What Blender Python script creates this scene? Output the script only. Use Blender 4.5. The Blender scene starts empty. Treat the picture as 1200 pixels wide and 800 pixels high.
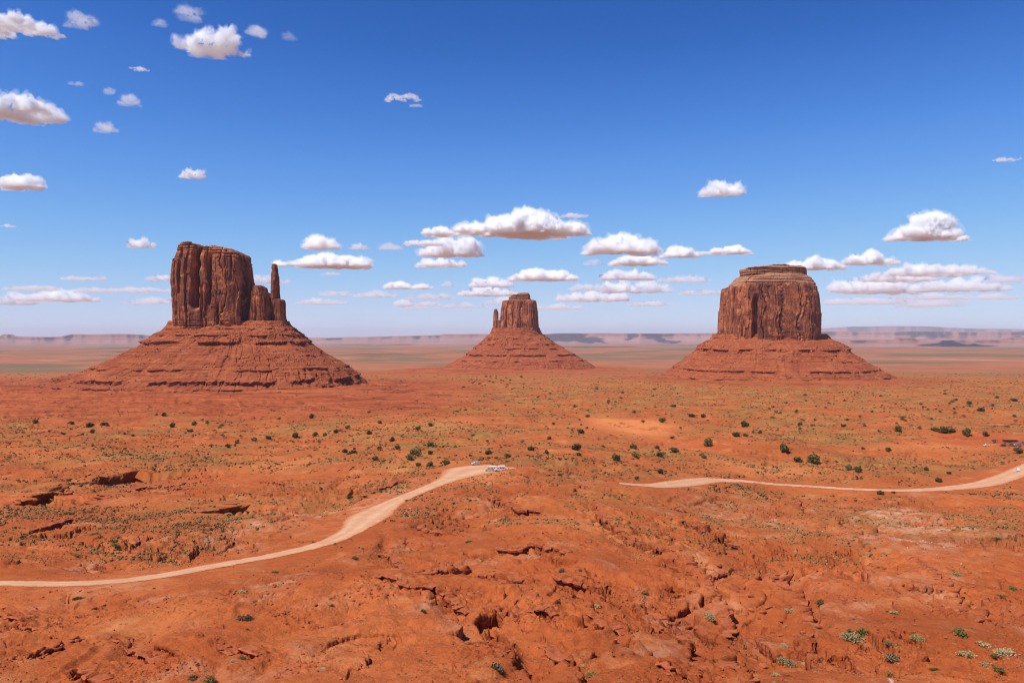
import bpy, bmesh, math, random, time
import numpy as np
from mathutils import Vector, Matrix, Euler, noise as noise_v

T0 = time.time()
random.seed(7)
R = math.radians
sc = bpy.context.scene

# ------------------------------------------------------------------ camera, sky, sun, exposure
F, CX, HY = 933.0, 600.0, 389.0           # focal length, centre column and eye-level row of the 1200x800 photograph
cam_d = bpy.data.cameras.new('camera')
cam_d.sensor_width = 36.0
cam_d.lens = 36.0 * F / 1200.0
cam_d.shift_y = -(400.0 - HY) / 1200.0
cam_d.clip_start = 0.5
cam_d.clip_end = 400000.0
cam = bpy.data.objects.new('camera', cam_d)
sc.collection.objects.link(cam)
cam.location = (0, 0, 0)
cam.rotation_euler = (R(90), 0, 0)
sc.camera = cam

SUN_EL, SUN_AZ = R(60), math.atan2(-0.80, -0.55)   # azimuth as atan2(x, y): behind the viewer, to the left
SUN_V = Vector((math.sin(SUN_AZ) * math.cos(SUN_EL), math.cos(SUN_AZ) * math.cos(SUN_EL), math.sin(SUN_EL)))
world = bpy.data.worlds.new('World')
sc.world = world
world.use_nodes = True
wn = world.node_tree
wn.nodes.clear()
sky = wn.nodes.new('ShaderNodeTexSky')
sky.sky_type = 'NISHITA'
sky.sun_disc = False
sky.sun_elevation = SUN_EL
sky.sun_rotation = SUN_AZ
sky.altitude = 1700
sky.air_density = 1.0
sky.dust_density = 0.0
sky.ozone_density = 4.0
bg = wn.nodes.new('ShaderNodeBackground')
bg.inputs['Strength'].default_value = 0.10
wo = wn.nodes.new('ShaderNodeOutputWorld')
def _lin(v):
    v = v / 255.0
    return v / 12.92 if v <= 0.04045 else ((v + 0.055) / 1.055) ** 2.4
tone = wn.nodes.new('ShaderNodeRGBCurve')
SKY_CURVE = [
    ([0, 89, 99, 120, 156, 201, 228, 255], [0, 44, 62, 98, 144, 188, 202, 212]),
    ([0, 118, 130, 154, 191, 225, 236, 255], [0, 97, 118, 154, 191, 211, 217, 221]),
    ([0, 160, 173, 195, 222, 255], [0, 178, 201, 227, 238, 244])]
for ch, (a, b) in enumerate(SKY_CURVE):
    cv = tone.mapping.curves[ch]
    for k in range(len(a)):
        if k in (0, len(a) - 1): cv.points[0 if k == 0 else -1].location = (_lin(a[k]), _lin(b[k]))
        else: cv.points.new(_lin(a[k]), _lin(b[k]))
tone.mapping.update()
m1 = wn.nodes.new('ShaderNodeVectorMath'); m1.operation = 'SCALE'; m1.inputs['Scale'].default_value = 0.1
m2 = wn.nodes.new('ShaderNodeVectorMath'); m2.operation = 'SCALE'; m2.inputs['Scale'].default_value = 10.0
wn.links.new(sky.outputs[0], m1.inputs[0]); wn.links.new(m1.outputs[0], tone.inputs['Color'])
wn.links.new(tone.outputs[0], m2.inputs[0]); wn.links.new(m2.outputs[0], bg.inputs[0])
wn.links.new(bg.outputs[0], wo.inputs[0])

sun_d = bpy.data.lights.new('sun', 'SUN')
sun_d.energy = 5.0
sun_d.angle = R(0.53)
sun_d.color = (1.0, 0.955, 0.89)
sun = bpy.data.objects.new('sun', sun_d)
sc.collection.objects.link(sun)
sun.rotation_euler = (-SUN_V).to_track_quat('-Z', 'Y').to_euler()
sun.location = (-300, -300, 600)

sc.view_settings.view_transform = 'Standard'
sc.view_settings.look = 'None'
sc.view_settings.gamma = 1.0
sc.view_settings.exposure = 0.07
sc.render.engine = 'CYCLES'
sc.cycles.use_denoising = True
sc.cycles.denoiser = 'OPENIMAGEDENOISE'
sc.cycles.denoising_input_passes = 'RGB_ALBEDO_NORMAL'
sc.cycles.denoising_prefilter = 'ACCURATE'
sc.cycles.pixel_filter_type = 'BLACKMAN_HARRIS'
sc.cycles.filter_width = 1.15
sc.cycles.max_bounces = 24
sc.cycles.volume_bounces = 24
sc.cycles.diffuse_bounces = 2
sc.cycles.transparent_max_bounces = 12

# ------------------------------------------------------------------ noise
def _hash(ix, iy, iz, seed):
    h = (ix.astype(np.int64) * 374761393 + iy.astype(np.int64) * 668265263 + iz.astype(np.int64) * 1274126177 + seed * 974634777) & 0xFFFFFFFF
    h = ((h ^ (h >> 13)) * 1274126177) & 0xFFFFFFFF
    return (h ^ (h >> 16)) & 0xFFFFFFFF

def _rnd(h):
    return (h & 0xFFFFF) / float(0xFFFFF)

_ANG = np.arange(256) * 2 * np.pi / 256
_GC, _GS = np.cos(_ANG), np.sin(_ANG)

def pn2(x, y, seed=0):
    ix = np.floor(x); iy = np.floor(y)
    fx = x - ix; fy = y - iy
    ix = ix.astype(np.int64); iy = iy.astype(np.int64)
    sx = fx * fx * fx * (fx * (fx * 6 - 15) + 10); sy = fy * fy * fy * (fy * (fy * 6 - 15) + 10)
    z = np.zeros(1, np.int64)
    def g(a, b):
        k = _hash(ix + a, iy + b, z, seed) & 255
        return _GC[k] * (fx - a) + _GS[k] * (fy - b)
    n0 = g(0, 0) * (1 - sx) + g(1, 0) * sx
    n1 = g(0, 1) * (1 - sx) + g(1, 1) * sx
    return 1.5 * (n0 * (1 - sy) + n1 * sy)

_G3 = np.random.RandomState(3).normal(size=(256, 3)); _G3 /= np.linalg.norm(_G3, axis=1)[:, None]

def pn3(x, y, zz, seed=0):
    ix = np.floor(x); iy = np.floor(y); iz = np.floor(zz)
    fx = x - ix; fy = y - iy; fz = zz - iz
    ix = ix.astype(np.int64); iy = iy.astype(np.int64); iz = iz.astype(np.int64)
    sx = fx * fx * (3 - 2 * fx); sy = fy * fy * (3 - 2 * fy); sz = fz * fz * (3 - 2 * fz)
    def g(a, b, c):
        k = _hash(ix + a, iy + b, iz + c, seed) & 255
        return _G3[k, 0] * (fx - a) + _G3[k, 1] * (fy - b) + _G3[k, 2] * (fz - c)
    def pl(c):
        return (g(0, 0, c) * (1 - sx) + g(1, 0, c) * sx) * (1 - sy) + (g(0, 1, c) * (1 - sx) + g(1, 1, c) * sx) * sy
    return 1.4 * (pl(0) * (1 - sz) + pl(1) * sz)

def fbm2(x, y, seed, octs=4, gain=0.5):
    a, s, f = 1.0, 0.0, 1.0
    for o in range(octs):
        s = s + a * pn2(x * f, y * f, seed + o * 17); a *= gain; f *= 2.03
    return s

def worley2(x, y, seed, per=None):
    ix = np.floor(x).astype(np.int64); iy = np.floor(y).astype(np.int64)
    f1 = np.full(x.shape, 9.0); f2 = np.full(x.shape, 9.0); idv = np.zeros(x.shape)
    z = np.zeros(1, np.int64)
    for a in (-1, 0, 1):
        for b in (-1, 0, 1):
            jx = ix + a; jy = iy + b
            kx = jx % per if per else jx
            h = _hash(kx, jy, z, seed)
            px = jx + (h & 1023) / 1023.0
            py = jy + ((h >> 10) & 1023) / 1023.0
            r = _rnd(_hash(kx, jy, z + 5, seed + 3))
            d = np.sqrt((x - px) ** 2 + (y - py) ** 2)
            m = d < f1
            f2 = np.where(m, f1, np.minimum(f2, d))
            idv = np.where(m, r, idv)
            f1 = np.where(m, d, f1)
    return f1, f2, idv

def sstep(a, b, x):
    t = np.clip((x - a) / (b - a), 0, 1)
    return t * t * (3 - 2 * t)

# ------------------------------------------------------------------ object helpers
def link(o, parent=None):
    sc.collection.objects.link(o)
    if parent is not None:
        o.parent = parent
    return o

def tag(o, label=None, cat=None, group=None, kind=None):
    if label: o['label'] = label
    if cat: o['category'] = cat
    if group: o['group'] = group
    if kind: o['kind'] = kind
    return o

def empty(name, loc=(0, 0, 0), rz=0.0):
    o = bpy.data.objects.new(name, None)
    o.location = loc; o.rotation_euler = (0, 0, rz)
    o.empty_display_size = 1.0
    return link(o)

def np_mesh(name, verts, quads=None, tris=None, smooth=True, mat=None):
    """verts (n,3); quads (m,4); tris (k,3) -> mesh"""
    me = bpy.data.meshes.new(name)
    nq = 0 if quads is None else len(quads); nt = 0 if tris is None else len(tris)
    me.vertices.add(len(verts)); me.vertices.foreach_set('co', np.asarray(verts, np.float32).ravel())
    loops = []
    if nq: loops.append(np.asarray(quads, np.int32).ravel())
    if nt: loops.append(np.asarray(tris, np.int32).ravel())
    loops = np.concatenate(loops)
    me.loops.add(len(loops)); me.loops.foreach_set('vertex_index', loops)
    me.polygons.add(nq + nt)
    starts = np.concatenate([np.arange(nq) * 4, nq * 4 + np.arange(nt) * 3]).astype(np.int32)
    me.polygons.foreach_set('loop_start', starts)
    me.polygons.foreach_set('use_smooth', np.full(nq + nt, smooth, bool))
    me.update(calc_edges=True)
    if mat: me.materials.append(mat)
    return me

def add_attr(me, name, arr, typ='FLOAT_COLOR'):
    a = me.attributes.new(name, typ, 'POINT')
    a.data.foreach_set('color' if typ == 'FLOAT_COLOR' else 'value', np.asarray(arr, np.float32).ravel())

def grid_quads(nr, nc, wrap=False):
    i = np.arange(nr - 1)[:, None] * nc
    j = np.arange(nc if wrap else nc - 1)[None, :]
    j2 = (j + 1) % nc
    return np.stack([i + j, i + j2, i + nc + j2, i + nc + j], -1).reshape(-1, 4)

def ico(sub):
    bm = bmesh.new(); bmesh.ops.create_icosphere(bm, subdivisions=sub, radius=1.0)
    v = np.array([a.co[:] for a in bm.verts]); f = np.array([[a.index for a in p.verts] for p in bm.faces]); bm.free()
    return v, f
_ICO2 = ico(2)

# ------------------------------------------------------------------ materials
class NT:
    def __init__(s, name):
        s.m = bpy.data.materials.new(name); s.m.use_nodes = True
        s.t = s.m.node_tree; s.t.nodes.clear()
        s.out = s.n('ShaderNodeOutputMaterial')
    def n(s, typ, **kw):
        nd = s.t.nodes.new(typ)
        for k, v in kw.items(): setattr(nd, k, v)
        return nd
    def l(s, a, b): s.t.links.new(a, b)
    def tex(s, src, scale, detail=4, rough=0.55, sc3=None, dist=0.0):
        nd = s.n('ShaderNodeTexNoise'); nd.inputs['Scale'].default_value = scale
        nd.inputs['Detail'].default_value = detail; nd.inputs['Roughness'].default_value = rough
        nd.inputs['Distortion'].default_value = dist
        if sc3:
            mp = s.n('ShaderNodeMapping'); mp.inputs['Scale'].default_value = sc3
            s.l(src, mp.inputs[0]); src = mp.outputs[0]
        s.l(src, nd.inputs['Vector'])
        return nd.outputs['Fac']
    def vor(s, src, scale, sc3=None, feature='F1'):
        nd = s.n('ShaderNodeTexVoronoi', feature=feature); nd.inputs['Scale'].default_value = scale
        if sc3:
            mp = s.n('ShaderNodeMapping'); mp.inputs['Scale'].default_value = sc3
            s.l(src, mp.inputs[0]); src = mp.outputs[0]
        s.l(src, nd.inputs['Vector'])
        return nd
    def ramp(s, fac, pts, interp='LINEAR'):
        r = s.n('ShaderNodeValToRGB'); r.color_ramp.interpolation = interp
        e = r.color_ramp.elements
        while len(e) < len(pts): e.new(0.5)
        for k, (p, c) in enumerate(pts):
            e[k].position = p
            e[k].color = (c, c, c, 1) if isinstance(c, (int, float)) else (*c, 1)
        s.l(fac, r.inputs[0])
        return r.outputs[0]
    def mix(s, fac, a, b, mode='MIX'):
        m = s.n('ShaderNodeMix', data_type='RGBA', blend_type=mode)
        if isinstance(fac, (int, float)): m.inputs[0].default_value = fac
        else: s.l(fac, m.inputs[0])
        for k, v in ((6, a), (7, b)):
            if isinstance(v, tuple): m.inputs[k].default_value = (*v, 1)
            else: s.l(v, m.inputs[k])
        return m.outputs[2]
    def math(s, op, a, b=None, clamp=False):
        m = s.n('ShaderNodeMath', operation=op); m.use_clamp = clamp
        for k, v in ((0, a), (1, b)):
            if v is None: continue
            if isinstance(v, (int, float)): m.inputs[k].default_value = v
            else: s.l(v, m.inputs[k])
        return m.outputs[0]
    def bsdf(s, col, rough=0.9, bump=None, bstr=0.5, bdist=0.3, spec=0.2, metallic=0.0):
        b = s.n('ShaderNodeBsdfPrincipled')
        if isinstance(col, tuple): b.inputs['Base Color'].default_value = (*col, 1)
        else: s.l(col, b.inputs['Base Color'])
        b.inputs['Roughness'].default_value = rough
        b.inputs['Specular IOR Level'].default_value = spec
        b.inputs['Metallic'].default_value = metallic
        if bump is not None:
            bp = s.n('ShaderNodeBump'); bp.inputs['Strength'].default_value = bstr
            bp.inputs['Distance'].default_value = bdist
            s.l(bump, bp.inputs['Height']); s.l(bp.outputs[0], b.inputs['Normal'])
        s.l(b.outputs[0], s.out.inputs['Surface'])
        return s.m

def coords(nt):
    g = nt.n('ShaderNodeNewGeometry')
    return g.outputs['Position']

def mat_ground():
    nt = NT('desert_soil'); P = coords(nt)
    z = nt.n('ShaderNodeVertexColor', layer_name='zone')
    sep = nt.n('ShaderNodeSeparateColor'); nt.l(z.outputs[0], sep.inputs[0])
    grass, pale, rock = sep.outputs
    far = nt.n('ShaderNodeAttribute', attribute_name='far').outputs['Fac']
    shale = nt.n('ShaderNodeAttribute', attribute_name='shale').outputs['Fac']
    n1 = nt.tex(P, 0.022, 5, 0.6)
    n2 = nt.tex(P, 0.35, 6, 0.65)
    n3 = nt.tex(P, 2.2, 5, 0.7)
    c = nt.ramp(n1, [(0.32, (0.36, 0.078, 0.022)), (0.5, (0.48, 0.114, 0.031)), (0.68, (0.58, 0.160, 0.048))])
    c = nt.mix(nt.ramp(n2, [(0.40, 0.0), (0.66, 0.7)]), c, (0.33, 0.070, 0.020))
    c = nt.mix(nt.math('MULTIPLY', nt.ramp(n3, [(0.56, 0.0), (0.68, 1.0)]), 0.6), c, (0.20, 0.045, 0.017))
    c = nt.mix(nt.ramp(nt.tex(P, 0.055, 6, 0.7), [(0.56, 0.0), (0.72, 0.7)]), c, (0.64, 0.26, 0.095))
    sp = nt.ramp(nt.tex(P, 4.5, 3, 0.7), [(0.66, 0.0), (0.72, 0.8)])
    c = nt.mix(sp, c, (0.11, 0.03, 0.014))
    peb = nt.ramp(nt.tex(P, 2.9, 2, 0.6), [(0.63, 0.0), (0.70, 0.6)])
    c = nt.mix(nt.math('MULTIPLY', peb, nt.ramp(nt.tex(P, 0.12, 4, 0.6), [(0.45, 0.0), (0.6, 1.0)])), c, (0.62, 0.28, 0.14))
    sand = nt.n('ShaderNodeAttribute', attribute_name='sand').outputs['Fac']
    c = nt.mix(nt.math('MULTIPLY', sand, 0.85), c, nt.mix(n2, (0.60, 0.175, 0.05), (0.72, 0.27, 0.09)))
    # pale crusts and rubble
    np_ = nt.ramp(nt.tex(P, 0.16, 6, 0.7), [(0.42, 0.0), (0.62, 1.0)])
    c = nt.mix(nt.math('MULTIPLY', pale, np_, True), c, (0.60, 0.33, 0.19))
    # bare rock on the ledges: thin beds
    bed = nt.tex(P, 1.0, 4, 0.6, (0.12, 0.12, 2.6))
    rc = nt.ramp(bed, [(0.36, (0.19, 0.042, 0.018)), (0.52, (0.35, 0.083, 0.03)), (0.68, (0.44, 0.13, 0.05))])
    c = nt.mix(rock, c, rc)
    sh = nt.ramp(nt.tex(P, 1.0, 5, 0.65, (0.006, 0.012, 0.8)), [(0.38, (0.22, 0.047, 0.019)), (0.5, (0.34, 0.080, 0.029)), (0.62, (0.42, 0.112, 0.040))])
    c = nt.mix(nt.math('MULTIPLY', shale, 0.95), c, sh)
    # low grass and scrub between the bushes: broken patches of dull green and straw
    ng = nt.ramp(nt.math('ADD', nt.math('MULTIPLY', nt.tex(P, 0.45, 6, 0.75), 0.5), nt.math('MULTIPLY', nt.tex(P, 0.035, 4, 0.65), 0.5)), [(0.45, 0.0), (0.55, 1.0)])
    gcol = nt.mix(nt.ramp(nt.tex(P, 0.05, 3), [(0.35, 0.0), (0.65, 1.0)]), (0.15, 0.115, 0.035), (0.36, 0.21, 0.06))
    c = nt.mix(nt.math('MULTIPLY', nt.math('MULTIPLY', grass, ng), nt.math('SUBTRACT', 0.72, nt.math('MULTIPLY', shale, 0.6)), True), c, gcol)
    # the far plain: wide patches of sage flats, bare pink sand and dark shale
    f1 = nt.tex(P, 0.00065, 6, 0.62, None, 0.8)
    f2 = nt.tex(P, 0.0019, 6, 0.65)
    fc = nt.ramp(f1, [(0.34, (0.16, 0.125, 0.065)), (0.43, (0.22, 0.13, 0.07)), (0.50, (0.40, 0.14, 0.065)), (0.58, (0.36, 0.12, 0.06)), (0.68, (0.52, 0.26, 0.15))])
    fc = nt.mix(nt.math('MULTIPLY', nt.ramp(f2, [(0.45, 0.0), (0.62, 1.0)]), 0.7), fc, (0.15, 0.115, 0.062))
    c = nt.mix(nt.math('MULTIPLY', far, nt.math('SUBTRACT', 1.0, shale)), c, fc)
    bump = nt.math('ADD', nt.math('MULTIPLY', n3, 0.30), nt.math('MULTIPLY', nt.tex(P, 0.9, 6, 0.75), 0.5))
    return nt.bsdf(c, 0.95, bump, 1.0, 0.9, 0.05)

def mat_road():
    nt = NT('packed_dirt'); P = coords(nt)
    tr = nt.n('ShaderNodeAttribute', attribute_name='across').outputs['Fac']
    a = nt.ramp(nt.tex(P, 0.12, 5, 0.6), [(0.3, (0.54, 0.29, 0.150)), (0.7, (0.68, 0.435, 0.255))])
    ruts = nt.ramp(nt.math('ADD', tr, nt.math('MULTIPLY', nt.math('SUBTRACT', nt.tex(P, 0.25, 4), 0.5), 0.35)), [(0.0, 0.15), (0.22, 0.7), (0.36, 0.1), (0.6, 0.75), (0.78, 0.2), (1.0, 0.5)])
    c = nt.mix(nt.math('MULTIPLY', ruts, 0.8), a, (0.54, 0.21, 0.095))
    c = nt.mix(nt.ramp(nt.tex(P, 1.6, 5, 0.7), [(0.55, 0.0), (0.75, 0.6)]), c, (0.42, 0.18, 0.09))
    ed = nt.math('ABSOLUTE', nt.math('SUBTRACT', tr, 0.5))
    ed = nt.math('ADD', ed, nt.math('MULTIPLY', nt.math('SUBTRACT', nt.tex(P, 0.5, 6, 0.75), 0.5), 0.38))
    c = nt.mix(nt.ramp(ed, [(0.34, 0.0), (0.50, 1.0)]), c, (0.50, 0.145, 0.045))
    return nt.bsdf(c, 0.95, nt.tex(P, 1.2, 5, 0.7), 0.6, 0.3, 0.1)

def mat_cliff(name, warm=1.0):
    nt = NT(name); P = coords(nt)
    v1 = nt.tex(P, 1.0, 6, 0.65, (0.040, 0.040, 0.010), 0.5)
    v2 = nt.tex(P, 1.0, 6, 0.7, (0.10, 0.10, 0.022))
    b1 = nt.tex(P, 0.045, 6, 0.7)
    bed = nt.tex(P, 1.0, 5, 0.7, (0.010, 0.010, 0.22))
    w = warm
    c = nt.ramp(v1, [(0.33, (0.15 * w, 0.046 * w, 0.026 * w)), (0.48, (0.27 * w, 0.078 * w, 0.036 * w)), (0.62, (0.42 * w, 0.130 * w, 0.052 * w))])
    c = nt.mix(nt.ramp(v2, [(0.46, 0.0), (0.62, 0.75)]), c, (0.11 * w, 0.042 * w, 0.031 * w))
    c = nt.mix(nt.ramp(b1, [(0.51, 0.0), (0.60, 0.9)]), c, (0.56 * w, 0.185 * w, 0.068 * w))
    c = nt.mix(nt.ramp(bed, [(0.54, 0.0), (0.66, 0.55)]), c, (0.19 * w, 0.058 * w, 0.030 * w))
    bump = nt.math('ADD', nt.math('MULTIPLY', nt.tex(P, 1.0, 6, 0.75, (0.16, 0.16, 0.07)), 2.2), nt.math('MULTIPLY', nt.tex(P, 0.5, 6, 0.75), 1.0))
    return nt.bsdf(c, 0.9, bump, 0.8, 1.6, 0.15)

def mat_cap():
    nt = NT('cap_rock'); P = coords(nt)
    bed = nt.tex(P, 1.0, 5, 0.7, (0.02, 0.02, 0.35))
    c = nt.ramp(bed, [(0.36, (0.17, 0.062, 0.034)), (0.5, (0.36, 0.15, 0.08)), (0.64, (0.50, 0.28, 0.15))])
    c = nt.mix(nt.ramp(nt.tex(P, 0.12, 5, 0.7), [(0.5, 0.0), (0.65, 0.6)]), c, (0.42, 0.19, 0.09))
    return nt.bsdf(c, 0.9, nt.tex(P, 0.6, 6, 0.75), 0.8, 1.5, 0.15)

def mat_talus(name='talus'):
    nt = NT(name); P = coords(nt)
    z = nt.n('ShaderNodeAttribute', attribute_name='rock').outputs['Fac']
    n1 = nt.tex(P, 0.03, 5, 0.6)
    n2 = nt.tex(P, 0.22, 6, 0.75)
    bed = nt.tex(P, 1.0, 5, 0.65, (0.008, 0.008, 0.33))
    c = nt.ramp(n1, [(0.35, (0.31, 0.072, 0.026)), (0.65, (0.42, 0.115, 0.040))])
    c = nt.mix(nt.ramp(bed, [(0.42, 0.7), (0.55, 0.0)]), c, (0.22, 0.047, 0.020))
    c = nt.mix(nt.ramp(n2, [(0.50, 0.0), (0.66, 0.7)]), c, (0.19, 0.043, 0.020))
    c = nt.mix(nt.ramp(nt.tex(P, 0.11, 5, 0.75), [(0.56, 0.0), (0.70, 0.6)]), c, (0.50, 0.22, 0.115))
    c = nt.mix(z, c, nt.ramp(nt.tex(P, 1.0, 5, 0.7, (0.12, 0.12, 0.30)), [(0.4, (0.16, 0.037, 0.018)), (0.6, (0.34, 0.085, 0.035))]))
    return nt.bsdf(c, 0.95, nt.tex(P, 0.35, 6, 0.8), 0.9, 1.6, 0.1)

def mat_simple(name, c0, c1, scale, rough=0.9, bump=0.3, spec=0.2, bd=0.1):
    nt = NT(name); P = nt.n('ShaderNodeTexCoord').outputs['Object']
    n = nt.tex(P, scale, 4, 0.65)
    return nt.bsdf(nt.ramp(n, [(0.35, c0), (0.65, c1)]), rough, n, bump, bd, spec)

M = {}
M['ground'] = mat_ground()
M['road'] = mat_road()
M['cliff'] = mat_cliff('butte_sandstone')
M['cliff_pale'] = mat_cliff('butte_sandstone_warm', 1.15)
M['cap'] = mat_cap()
M['talus'] = mat_talus()

# ------------------------------------------------------------------ terrain: level of the land, measured along the view
TAB = {
    -0.38: [(3, -1.7), (6, -38), (60, -45), (112, -50), (150, -56), (200, -62.5), (300, -72), (400, -80), (550, -91), (700, -98.5), (1000, -106), (1300, -107), (1600, -110), (2200, -124), (3000, -146), (3500, -149)],
    0.0: [(3, -1.7), (6, -38), (60, -44.5), (112, -49.5), (150, -55.5), (200, -61.5), (300, -68), (400, -74), (450, -77), (500, -79.5), (700, -89), (1000, -102), (1600, -113), (2000, -117), (2800, -140), (3500, -149)],
    0.38: [(3, -1.7), (6, -38), (60, -45), (112, -50), (150, -57), (200, -64), (300, -75.5), (400, -87), (480, -94.5), (550, -96.5), (700, -98.5), (1000, -107), (1600, -114), (2000, -118), (2800, -140), (3500, -149)],
}
for k in TAB:
    TAB[k] += [(6000, -165), (12000, -235), (25000, -385), (60000, -650), (150000, -1100)]
_LD = np.linspace(math.log(3), math.log(150000), 3000)
_BT = {}
for k, v in TAB.items():
    a = np.array(v, float)
    zz = np.interp(_LD, np.log(a[:, 0]), a[:, 1])
    ker = np.exp(-0.5 * (np.arange(-60, 61) / 20.0) ** 2); ker /= ker.sum()
    sm = np.convolve(np.pad(zz, 60, mode='edge'), ker, 'valid')
    keep = sstep(math.log(12), math.log(40), _LD)
    _BT[k] = zz * (1 - keep) + sm * keep

def base_h(x, y):
    y = np.maximum(y, 3.0)
    u = x / y
    ld = np.log(y)
    l, c, r = (np.interp(ld, _LD, _BT[k]) for k in (-0.38, 0.0, 0.38))
    wl = sstep(-0.02, -0.34, u) if False else 1 - sstep(-0.34, -0.02, u)
    wr = sstep(0.06, 0.36, u)
    return l * wl + r * wr + c * (1 - wl - wr)

_DS = np.exp(np.linspace(math.log(60), math.log(60000), 6000))
def px_world(px, py):
    """where the smooth land is seen at photograph pixel (px, py)"""
    u = (px - CX) / F
    yy = HY - F * base_h(u * _DS, _DS) / _DS
    k = int(np.argmax(yy <= py))
    D = _DS[max(k, 1)]
    return u * D, D

ROADS = [
    ('road_a', [(-170, 690, 7.5), (-60, 684, 7.5), (0, 683, 7.0), (90, 685, 7.5), (150, 681, 7.0), (205, 672, 7.0), (260, 661, 7), (330, 649, 7), (385, 636, 8), (418, 619, 10), (430, 606, 19), (460, 588, 10), (500, 572, 9), (528, 561, 13), (548, 553, 30), (562, 548.8, 46), (578, 547.5, 34), (592, 548.5, 12)]),
    ('road_b', [(733, 567, 8), (765, 570, 11), (800, 566, 17), (830, 562, 15), (870, 563, 12), (940, 569, 12), (1000, 573.5, 13), (1060, 575, 14), (1105, 573, 16), (1150, 568, 18), (1180, 559, 18), (1215, 543, 17), (1260, 528, 14)]),
]
def resample(pts, step):
    pts = np.array(pts, float)
    d = np.r_[0, np.cumsum(np.hypot(*np.diff(pts[:, :2], axis=0).T))]
    n = max(int(d[-1] / step), 2)
    t = np.linspace(0, d[-1], n)
    out = np.stack([np.interp(t, d, pts[:, k]) for k in range(pts.shape[1])], 1)
    for _ in range(3):
        out[1:-1] = 0.25 * out[:-2] + 0.5 * out[1:-1] + 0.25 * out[2:]
    return out
ROADW = {}
for nm, pts in ROADS:
    w = [(*px_world(a, b), c) for a, b, c in pts]
    ROADW[nm] = resample(w, 5.0)

def poly_dist(x, y, P, side=False):
    """distance to a polyline, parameter along it, interpolated third column; chunked bounding box left to the caller"""
    best = np.full(x.shape, 1e9); par = np.zeros(x.shape); w = np.zeros(x.shape); sd = np.zeros(x.shape)
    for k in range(len(P) - 1):
        ax, ay = P[k, 0], P[k, 1]; bx, by = P[k + 1, 0], P[k + 1, 1]
        dx, dy = bx - ax, by - ay; L2 = dx * dx + dy * dy + 1e-9
        t = np.clip(((x - ax) * dx + (y - ay) * dy) / L2, 0, 1)
        ex, ey = x - (ax + t * dx), y - (ay + t * dy)
        d = np.hypot(ex, ey)
        m = d < best
        best = np.where(m, d, best); par = np.where(m, k + t, par)
        if P.shape[1] > 2: w = np.where(m, P[k, 2] * (1 - t) + P[k + 1, 2] * t, w)
        L = math.sqrt(L2)
        cr = (dx * ey - dy * ex) / L           # left-hand side positive
        sd = np.where(m, cr, sd)
    return best, par, w, sd

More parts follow.
